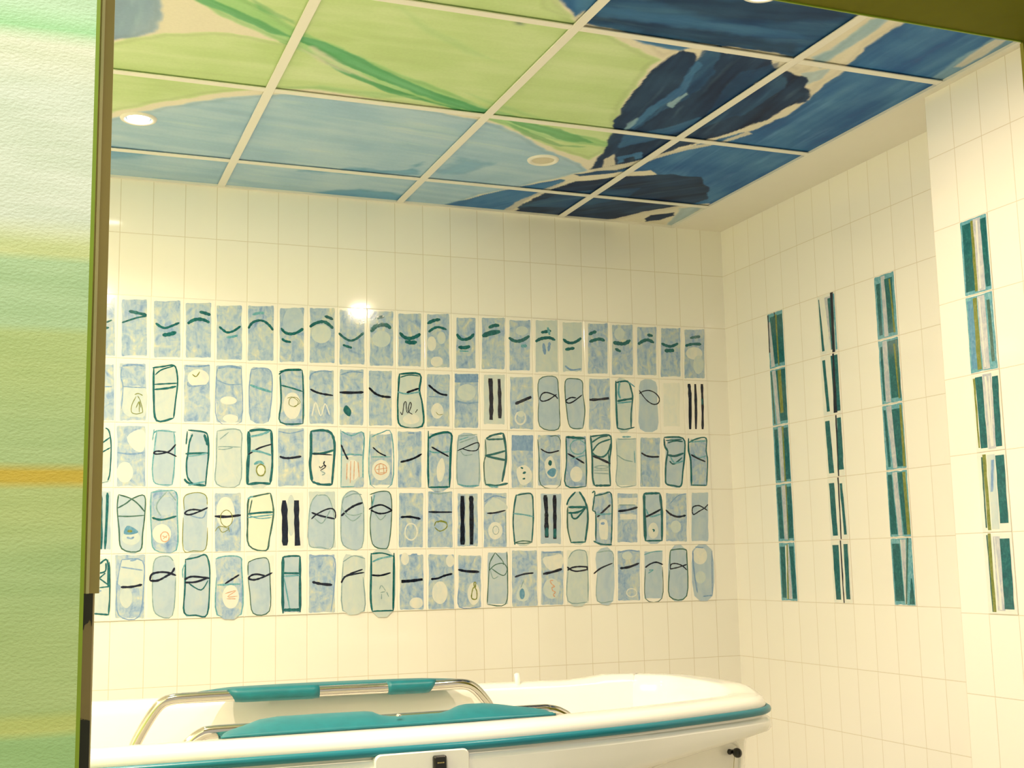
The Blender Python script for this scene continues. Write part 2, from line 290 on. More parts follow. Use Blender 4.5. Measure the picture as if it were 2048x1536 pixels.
# ---------------------------------------------------------------- painted ceiling panels
XB = [-.1932, .4068, 1.0068, 1.6068, EX]; YB = [0, -.2731, -.8731, -1.4731, -2.0731]
PC = {'bluegray': (.26, .42, .66), 'lgreen': (.57, .74, .40), 'lblue': (.40, .60, .82), 'lblue2': (.10, .35, .66), 'cream': (.80, .77, .68), 'mgreen': (.36, .66, .31),
      'dgreen': (.11, .43, .20), 'deepblue': (.022, .095, .26), 'mblue': (.045, .18, .46), 'paleblue': (.33, .55, .74), 'navy': (.011, .040, .125)}
PAINT = '''bluegray .012 .012 .9;-37,-1370 83,-1363 101,-1267 103,-1201 91,-1132 56,-1085 8,-1052 -30,-1021
lgreen .012 .01 1;-29,-1012 119,-1130 260,-1178 381,-1165 294,-1252 205,-1329 147,-1409 855,-1676 892,-1589 953,-1525 1024,-1471 1103,-1454 1187,-1406 1287,-1360 1288,-1277 1312,-1160 1345,-1017 1438,-789 1455,-676 1448,-599 1302,-665 1149,-763 990,-864 854,-880 698,-886 532,-906 414,-877 338,-830 245,-763 127,-663 -6,-530
lblue .012 .012 1;-3,-473 131,-622 249,-727 344,-792 439,-846 541,-864 708,-851 865,-847 989,-827 1074,-800 1203,-709 1320,-623 1429,-567 1487,-508 1362,-319 1234,-138 1158,69 1016,146 33,263
lblue2 .05 .03 .6;4,-325 104,-288 203,-296 153,-208 13,-153
lblue2 .03 .03 .7;619,-231 773,-253 972,-306 962,-443 916,-325 761,-302
lblue2 .03 .02 .8;613,69 740,-47 843,-109 1023,-77 1040,10 691,119
lblue2 .04 .02 .6;24,71 186,-2 418,-20 428,51 28,148
lblue2 .04 .03 .5;1029,-335 1057,-499 1176,-486 1123,-354
cream .02 .015 .75;417,-860 536,-885 703,-869 859,-865 863,-851 707,-855 541,-864 421,-839
mgreen .012 .012 .9;201,-1428 301,-1341 395,-1258 549,-1161 697,-1080 824,-1017 965,-932 1101,-884 1219,-821 1440,-776 1459,-726 1305,-732 1143,-779 994,-853 849,-897 710,-943 568,-1030 459,-1124 376,-1176 299,-1220 212,-1278 112,-1397
dgreen .008 .012 .95;403,-1218 479,-1198 550,-1155 707,-1049 871,-958 1015,-897 987,-872 840,-925 663,-1017 540,-1094 423,-1180
dgreen .008 .01 .9;377,-1170 459,-1124 578,-1040 701,-976 842,-918 990,-864 849,-897 710,-943 568,-1030 459,-1124
dgreen .01 .012 .85;145,-1384 227,-1323 339,-1253 401,-1202 346,-1213 245,-1276 162,-1327
dgreen .01 .012 .5;235,-1415 322,-1343 387,-1297 393,-1271 304,-1323
dgreen .008 .012 .7;1051,-860 1146,-849 1246,-830 1370,-767 1412,-748 1300,-745 1169,-792
dgreen .008 .012 .55;1026,-868 1174,-780 1298,-712 1395,-715 1309,-687 1171,-748
mgreen .02 .01 .5;897,-1005 1030,-953 1154,-902 1329,-857 1167,-872 1026,-924
mgreen .02 .01 .3;594,-1435 689,-1357 847,-1261 914,-1219 812,-1249 686,-1328
mgreen .02 .01 .6;413,-881 525,-936 685,-934 808,-938 694,-900 532,-906
cream .02 .012 .6;457,-1161 571,-1071 669,-994 578,-1040 486,-1114
cream .02 .012 .7;415,-1162 517,-1086 580,-1034 493,-1078
cream .01 .012 .95;1287,-1360 1209,-1429 1331,-1480 1433,-1496 1594,-1447 1705,-1416 1739,-1357 1688,-1375 1560,-1442 1390,-1475 1314,-1437
deepblue .008 .012 1;1008,-1494 966,-1714 1496,-1896 1594,-1776 1621,-1482 1469,-1483 1331,-1480 1128,-1483
navy .03 .02 .65;1004,-1515 1040,-1560 1197,-1552 1396,-1556 1573,-1543 1589,-1498 1398,-1484 1190,-1492
navy .04 .02 .7;1093,-1653 1223,-1712 1393,-1729 1545,-1759 1592,-1715 1446,-1648 1253,-1616
mblue .02 .02 .6;1018,-1580 1174,-1595 1366,-1604 1526,-1612 1561,-1582 1396,-1556 1197,-1552 1036,-1542
mblue .01 .012 1;869,-1656 936,-1557 990,-1510 996,-1572 976,-1693
lgreen .01 .01 .8;823,-1641 902,-1593 988,-1510 964,-1507 895,-1524
mblue .01 .012 1;1122,-1469 1200,-1472 1339,-1479 1305,-1434 1235,-1432 1188,-1444
mblue .006 .012 1;1503,-475 1586,-566 1642,-727 1699,-841 1729,-907 1779,-991 1800,-1113 1796,-1217 1762,-1357 1749,-1482 1724,-1634 1711,-1761 2099,-1775 2138,-1415 2156,-800 2113,-194 2023,-98 1966,-343 1674,-567
cream .01 .014 1;1631,-1392 1651,-1483 1652,-1594 1633,-1734 1632,-1789 1737,-1764 1727,-1650 1748,-1505 1762,-1357 1796,-1217 1716,-1276
paleblue .012 .014 .9;1636,-1494 1656,-1549 1642,-1723 1680,-1764 1690,-1622 1693,-1497 1686,-1444
paleblue .012 .014 .7;1656,-1400 1710,-1452 1737,-1392 1717,-1332
navy .006 .016 1;1413,-827 1345,-1017 1312,-1160 1293,-1296 1294,-1373 1313,-1439 1356,-1425 1378,-1381 1383,-1415 1355,-1463 1387,-1480 1423,-1454 1479,-1467 1555,-1450 1594,-1407 1637,-1394 1688,-1375 1756,-1308 1791,-1236 1771,-1157 1768,-1086 1744,-992 1717,-926 1688,-861 1649,-778 1612,-652 1606,-561 1541,-514 1486,-518 1460,-628 1446,-745
deepblue .008 .014 .9;1357,-1448 1387,-1480 1459,-1334 1484,-1161 1460,-1035 1458,-886 1425,-888 1420,-1082 1423,-1216
mblue .006 .01 .8;1381,-1382 1404,-1367 1453,-1189 1438,-1048 1446,-895 1425,-906 1419,-1070 1423,-1216
deepblue .01 .014 .7;1520,-1355 1582,-1443 1677,-1300 1674,-1105 1629,-964 1574,-1113
mblue .008 .012 .6;1450,-839 1536,-924 1587,-1035 1597,-931 1522,-793 1485,-734
cream .005 .008 .8;1600,-1304 1609,-1356 1610,-1332 1611,-1271
paleblue .005 .008 .8;1447,-1103 1456,-1190 1468,-1179 1479,-1073
paleblue .006 .01 .7;1407,-926 1422,-989 1434,-909 1431,-877
cream .006 .012 .9;1487,-508 1568,-602 1612,-687 1664,-782 1743,-883 1772,-975 1795,-965 1757,-860 1703,-805 1649,-714 1627,-657 1567,-533
mblue .006 .012 1;1508,-654 1568,-722 1586,-669 1541,-603
navy .006 .012 1;1540,-644 1563,-681 1597,-632 1565,-601
cream .006 .012 .9;1479,-624 1495,-679 1548,-580 1513,-553
deepblue .006 .012 1;1460,-461 1521,-518 1591,-557 1578,-510 1484,-447
mblue .006 .012 1;1145,28 1238,-127 1342,-278 1434,-398 1463,-374 1427,-204 1411,-10 1429,86 1142,74
cream .008 .012 .8;1384,19 1393,-151 1426,-293 1466,-408 1501,-408 1453,-272 1423,-123 1426,19
navy .006 .014 1;1424,33 1423,-123 1448,-283 1490,-393 1623,-491 1756,-550 1863,-556 1946,-469 2011,-344 1989,-268 1944,-168 1847,-43 1741,31 1460,118
deepblue .01 .014 .7;1439,-83 1492,-224 1582,-313 1730,-389 1734,-270 1602,-102
cream .008 .012 .95;1782,32 1878,-141 1986,-273 2054,-294 2107,56 1870,129
paleblue .01 .012 .7;1977,-218 2046,-273 2073,-7 2047,23
navy .005 .012 1;1910,-63 1913,-112 1981,-167 2007,-134 1983,-57 1939,-23
paleblue .01 .012 .6;2026,-1488 1999,-1648 1995,-1755 2052,-1760 2069,-1606 2074,-1461
cream .008 .01 .8;2024,-1557 2004,-1728 2034,-1738 2049,-1565
navy .03 .01 .7;866,-1457 876,-1460 884,-1440 874,-1437'''
shapes = []
for L in PAINT.strip().split('\n'):
    h, q = L.split(';'); c, s, nn, o = h.split()
    shapes.append((PC[c], float(s), float(nn), float(o), np.array([[float(a) / 1000 for a in p.split(',')] for p in q.split()])))
def vnoise(x, y, seed):
    """smooth value noise on numpy arrays"""
    xi = np.floor(x).astype(np.int64); yi = np.floor(y).astype(np.int64); fx = x - xi; fy = y - yi
    fx = fx * fx * (3 - 2 * fx); fy = fy * fy * (3 - 2 * fy)
    def h(a, b):
        k = (a * 374761393 + b * 668265263 + seed * 974634541) & 0xffffffff
        k = ((k ^ (k >> 13)) * 1274126177) & 0xffffffff
        return ((k ^ (k >> 16)) & 0xffff) / 65535.0
    return (h(xi, yi) * (1 - fx) + h(xi + 1, yi) * fx) * (1 - fy) + (h(xi, yi + 1) * (1 - fx) + h(xi + 1, yi + 1) * fx) * fy
def fbm(x, y, seed, o=4):
    r = 0; a = .5
    for k in range(o): r = r + a * vnoise(x * 2 ** k, y * 2 ** k, seed + k); a *= .5
    return r / (1 - .5 ** o) - .5
def polydist(P, X, Y):
    """signed distance to polygon, positive inside"""
    d = np.full(X.shape, 1e9); ins = np.zeros(X.shape, bool); n = len(P)
    for i in range(n):
        ax, ay = P[i]; bx, by = P[(i + 1) % n]; ex, ey = bx - ax, by - ay
        t = np.clip(((X - ax) * ex + (Y - ay) * ey) / (ex * ex + ey * ey + 1e-12), 0, 1)
        d = np.minimum(d, (X - ax - t * ex) ** 2 + (Y - ay - t * ey) ** 2)
        if ay != by:
            c = ((ay > Y) != (by > Y)) & (X < ex * (Y - ay) / (by - ay) + ax); ins ^= c
    d = np.sqrt(d)
    return np.where(ins, d, -d)
def paint(X, Y):
    """brush painting in ceiling coordinates: one clear pigment layer after another"""
    wx = X + .010 * fbm(X * 14, Y * 14, 3); wy = Y + .010 * fbm(X * 14, Y * 14, 9)
    C = np.zeros(X.shape + (3,)); C[:] = PC['cream']
    for i, (c, s, nn, o, P) in enumerate(shapes):
        lo = P.min(0) - .08; hi = P.max(0) + .08
        M = (X > lo[0]) & (X < hi[0]) & (Y > lo[1]) & (Y < hi[1])
        if not M.any(): continue
        # brush direction: long axis of the shape
        Q = P - P.mean(0); ev, V = np.linalg.eigh(Q.T @ Q); ax = V[:, 1]
        x = wx[M]; y = wy[M]; u = x * ax[0] + y * ax[1]; v = -x * ax[1] + y * ax[0]
        st = fbm(u * 4 + 1.5 * fbm(x * 5, y * 5, 5), v * 34, 20 + i, 4); bl = fbm(x * 8, y * 8, 60 + i, 4)
        d = polydist(P, x, y) + nn * (1.2 * fbm(x * 22, y * 22, 40 + i) + 1.6 * st)
        a = np.clip(d / s + .5, 0, 1); a = a * a * (3 - 2 * a) * o * np.clip(1.05 + (.08 + .5 * c[1]) * (st + .5 * bl), 0, 1)
        k = 1 + .55 * st + .45 * bl
        dry = np.clip((fbm(u * 5 + fbm(x * 6, y * 6, 8), v * 60, 90 + i, 3) - .13) * 4, 0, 1) * .30
        edge = np.clip(1 - np.abs(d - .012) / .012, 0, 1) * .12         # pigment gathers along a wet edge
        col = np.clip(np.array(c)[None, :] ** (1 / np.clip(k[:, None], .5, 1.6)) * (1 - edge[:, None]), 0, 1)
        col = col + (np.clip(col * 1.3 + np.array([.10, .16, .17]), 0, .8) - col) * (dry * np.clip(1 - 2.5 * (c[0] > .5), 0, 1))[:, None]
        cc = C[M]; C[M] = cc * (1 - a[:, None]) + col * a[:, None]
    return C
def paintmat():
    m, nt, b = nodes('brushed_ceiling_paint')
    at = N(nt, 'ShaderNodeAttribute', attribute_name='paint'); tc = N(nt, 'ShaderNodeTexCoord')
    nz = noise(nt, 120, 4, tc.outputs['Object']); mx = N(nt, 'ShaderNodeMix', data_type='RGBA', blend_type='MULTIPLY'); mx.inputs[0].default_value = 1
    c3 = N(nt, 'ShaderNodeValToRGB'); c3.color_ramp.elements[0].color = (.88, .88, .88, 1); c3.color_ramp.elements[1].color = (1, 1, 1, 1)
    nt.links.new(nz.outputs['Fac'], c3.inputs[0]); nt.links.new(at.outputs['Color'], mx.inputs[6]); nt.links.new(c3.outputs[0], mx.inputs[7])
    nt.links.new(mx.outputs[2], b.inputs['Base Color']); b.inputs['Roughness'].default_value = .55; b.inputs['Specular IOR Level'].default_value = .15; bump(nt, b, nz.outputs['Fac'], .1, .001)
    return m
PM = paintmat()
PL = {(0, 0): 'narrow pale blue ceiling panel along the tiled wall beside the green wall', (1, 0): 'narrow pale blue ceiling panel with a darker smear along the tiled wall',
      (2, 0): 'narrow ceiling panel going from pale blue to a dark navy stroke along the tiled wall', (3, 0): 'navy ceiling panel with a small dark oval in the far corner of the ceiling',
      (0, 1): 'pale blue ceiling panel with a green corner, holding the lit downlight on the left', (1, 1): 'plain pale blue ceiling panel right of the one holding the lit downlight',
      (2, 1): 'ceiling panel half pale blue half green around the unlit ring fitting', (3, 1): 'blue ceiling panel with a rounded navy lobe beside the right-hand wall',
      (0, 2): 'ceiling panel with grey-blue blob, cream patch and light green beside the green wall', (1, 2): 'light green ceiling panel crossed by a dark green diagonal brush band',
      (2, 2): 'ceiling panel half light green half dark navy figure', (3, 2): 'blue ceiling panel with a black gap along its left edge and a navy lobe',
      (0, 3): 'cream and green ceiling panel out of view above the one with the grey-blue blob', (1, 3): 'light green ceiling panel with a blue corner at the top edge of view',
      (2, 3): 'deep navy blue streaked ceiling panel around the lit downlight at the top of view', (3, 3): 'blue ceiling panel with pale cream stripe under the olive door head'}
def panel(i, j):
    x0, x1, y0, y1 = XB[i], XB[i + 1], YB[j + 1], YB[j]
    g = .003; x0 += g; x1 -= g; y0 += g; y1 -= g; step = .005
    nx = max(2, round((x1 - x0) / step)); ny = max(2, round((y1 - y0) / step))
    xs = np.linspace(x0, x1, nx + 1); ys = np.linspace(y0, y1, ny + 1); X, Y = np.meshgrid(xs, ys)
    C = paint(X, Y)
    if (i, j) == (3, 2): X = X + (1 - (X - x0) / (x1 - x0)) * (.0075 + .012 * (1 - (Y - y0) / (y1 - y0)))     # cut a little narrow: dark gap beside the bar
    cx, cy = (x0 + x1) / 2, (y0 + y1) / 2
    nv = (nx + 1) * (ny + 1); V = np.zeros((nv, 3)); V[:, 0] = X.ravel() - cx; V[:, 1] = Y.ravel() - cy
    I = np.arange(nv).reshape(ny + 1, nx + 1)
    F = np.stack([I[:-1, :-1], I[1:, :-1], I[1:, 1:], I[:-1, 1:]], -1).reshape(-1, 4)
    k = [I[0, 0], I[0, -1], I[-1, -1], I[-1, 0]]
    T = V[k] + [0, 0, .012]; V = np.vstack([V, T]); q = [nv, nv + 1, nv + 2, nv + 3]
    F = np.vstack([F, [q], [[k[0], k[1], q[1], q[0]]], [[k[1], k[2], q[2], q[1]]], [[k[2], k[3], q[3], q[2]]], [[k[3], k[0], q[0], q[3]]]])
    me = bpy.data.meshes.new('ceiling_panel'); me.vertices.add(len(V)); me.vertices.foreach_set('co', V.ravel())
    me.loops.add(F.size); me.loops.foreach_set('vertex_index', F.ravel()); me.polygons.add(len(F))
    me.polygons.foreach_set('loop_start', np.arange(0, F.size, 4)); me.polygons.foreach_set('loop_total', np.full(len(F), 4)); me.update(calc_edges=True)
    at = me.attributes.new('paint', 'FLOAT_COLOR', 'POINT'); cc = np.ones((len(V), 4)); cc[:nv, :3] = C.reshape(-1, 3); cc[nv:, :3] = .8; at.data.foreach_set('color', cc.ravel())
    me.materials.append(PM)
    o = bpy.data.objects.new('painted_panel', me); COL.objects.link(o); o.location = (cx, cy, HC + .0065)
    tag(o, PL[(i, j)], 'ceiling panel', 'painted lay-in ceiling panels')
for j in range(4):
    for i in range(4): panel(i, j)
# T-bar grid
gr = empty('ceiling_grid', (.9, -1.1, HC)); tag(gr, 'white ceiling grid of straight bars dividing the painted panels', 'ceiling grid')
for x in XB[:4]:
    mb = MB(); mb.box((x - .0122 - .9, YI + .001 + 1.1, 0), (x + .0122 - .9, 1.1 - .012, .0035), gridwhite); mb.box((x - .002 - .9, YI + .001 + 1.1, .0035), (x + .002 - .9, 1.1 - .012, .029), gridwhite)
    mb.build('main_runner', gr, bevel=.0008)
for y in YB[1:]:
    mb = MB()
    xs = [-2.199] + XB[:4] + [EX - .004]
    for a, b in zip(xs[:-1], xs[1:]):
        a += .0122; b -= .0122 if b < 2 else 0
        mb.box((a - .9, y - .0118 + 1.1, .0003), (b - .9, y + .0118 + 1.1, .0035), gridwhite)
        mb.box((a - .9, y - .002 + 1.1, .0035), (b - .9, y + .002 + 1.1, .029), gridwhite)
    mb.build('cross_tee', gr, bevel=.0008)

# ---------------------------------------------------------------- ceiling fittings
def emis(name, col, st):
    m, nt, b = nodes(name); b.inputs['Emission Color'].default_value = col + (1,); b.inputs['Emission Strength'].default_value = st; b.inputs['Base Color'].default_value = (.8, .8, .8, 1)
    tc = N(nt, 'ShaderNodeTexCoord'); nz = noise(nt, 40, 2, tc.outputs['Object']); mr = N(nt, 'ShaderNodeMapRange'); mr.inputs[3].default_value = .3; mr.inputs[4].default_value = .4
    nt.links.new(nz.outputs['Fac'], mr.inputs[0]); nt.links.new(mr.outputs[0], b.inputs['Roughness'])
    return m
glow = emis('lit_frosted_glass', (1., .93, .78), 14.)
offglass = plain('unlit_frosted_glass', (.62, .58, .46), .35, var=.1, scale=60)
def downlight(x, y, lit, label, watt=10., beam=120):
    t = empty('recessed_downlight', (x, y, HC + .0065)); tag(t, label, 'ceiling light', 'recessed ceiling fittings')
    mb = MB(); mb.lathe([(.036, .010), (.0345, -.001), (.037, -.0045), (.043, -.006), (.048, -.0035), (.0495, 0.0)], gridwhite); mb.build('trim_ring', t)
    mb = MB()
    if lit:
        mb.lathe([(.0355, .006), (.030, -.0005), (.02, -.003), (.008, -.004), (.0005, -.0042)], glow)
        b = mb.build('frosted_glass', t)
        area('downlight_light', (0, 0, -.0085), (0, 0, -1), .062, watt, LAMP_C, spread=math.radians(beam), parent=t)
    else:
        mb.lathe([(.0365, -.0005), (.034, -.0015), (.031, -.001), (.015, -.0018), (.0005, -.002)], offglass); mb.build('frosted_glass', t)
downlight(.107, -.545, True, 'lit recessed downlight in the pale blue panel beside the green wall', 2.6, 125)
downlight(1.307, -.560, False, 'unlit white ring ceiling fitting in the pale blue and green panel')
downlight(1.325, -1.765, True, 'lit recessed downlight in the navy panel cut by the top of view', 9., 180)

downlight(.107, -1.765, True, 'added fill downlight out of view above the doorway', 23., 180)  # this and the next two downlights are unseen, added to even the light
downlight(-1.09, -.56, True, 'added fill downlight out of view left of the doorway, by the back wall', 5., 180)
downlight(-1.09, -1.765, True, 'added fill downlight out of view left of the doorway, by the front wall', 32., 180)
# ---------------------------------------------------------------- painted tiles
def tile_mesh(shapes, wdt=TW, hgt=TH):
    """one glazed tile, lower left corner at the origin, face towards -Y; painted shapes are thin glaze layers on it"""
    mb = MB(); W = MATS['glaze_white']; g = .0009; t = .0022; bv = .0012
    a = [(g, g), (wdt - g, g), (wdt - g, hgt - g), (g, hgt - g)]
    i_ = [(g + bv, g + bv), (wdt - g - bv, g + bv), (wdt - g - bv, hgt - g - bv), (g + bv, hgt - g - bv)]
    mb.loft([[(x, 0, z) for x, z in a], [(x, -t + .0008, z) for x, z in a], [(x, -t, z) for x, z in i_]], W, True, (False, True), smooth=False)
    y = -t - .0001
    for k, col, wd, pts in shapes:
        m = MATS[CODE[col]]; y -= .00009
        if k == 'R':
            P = []
            for q in range(4):
                p0 = np.array(pts[q]); p1 = np.array(pts[(q + 1) % 4]); nn = 7
                for s in range(nn): P.append(p0 + (p1 - p0) * s / nn + rng.normal(0, .7, 2))
            P = [np.clip(p, 2.5, [wdt * 1000 - 2.5, hgt * 1000 - 2.5]) for p in smooth_path(P, 2, True)]
            mb.add([(p[0] / 1000, y, p[1] / 1000) for p in P], [tuple(range(len(P)))], m)
        elif k == 'Q':
            mb.add([(p[0] / 1000, y, p[1] / 1000) for p in pts], [tuple(range(len(pts)))], m)
        elif k == 'F':
            P = smooth_path(pts, 3, True)
            mb.add([(p[0] / 1000, y, p[1] / 1000) for p in P], [tuple(range(len(P)))], m)
        else:
            P = smooth_path(pts, 4); n = len(P); L = np.zeros(n)
            for q in range(1, n): L[q] = L[q - 1] + np.linalg.norm(P[q] - P[q - 1])
            vs = []; ph = rng.uniform(0, 6)
            for q in range(n):
                tt = P[min(q + 1, n - 1)] - P[max(q - 1, 0)]; tt = tt / (np.linalg.norm(tt) + 1e-9); nr = np.array([-tt[1], tt[0]])
                e = min(L[q], L[-1] - L[q]) / max(wd * .6, .5); tap = (.45 + .55 * min(1, e)) * 1.18 if not (col == 'K' and wd > 7) else (.82 + .18 * min(1, 3 * e)) * (1.12 + .12 * math.sin(L[q] * .31 + 3 * ph))
                hw = wd * .5 * tap * (1 + .13 * math.sin(L[q] * .45 + ph) + .09 * math.sin(L[q] * 1.1 + 2 * ph))
                yy = y - .00006 * q / n
                vs += [((P[q] + nr * hw), yy), ((P[q] - nr * hw), yy)]
            mb.add([(min(max(p[0], 1.2), wdt * 1000 - 1.2) / 1000, yy, min(max(p[1], 1.2), hgt * 1000 - 1.2) / 1000) for p, yy in vs], [(2 * q, 2 * q + 2, 2 * q + 3, 2 * q + 1) for q in range(n - 1)], m)
    # make all painted faces look outwards
    for fi, f in enumerate(mb.f):
        if fi < 9: continue
        A = [mb.v[i] for i in f]; s = sum(A[q][0] * A[(q + 1) % len(A)][2] - A[(q + 1) % len(A)][0] * A[q][2] for q in range(len(A)))
        if s < 0: mb.f[fi] = f[::-1]
    return mb
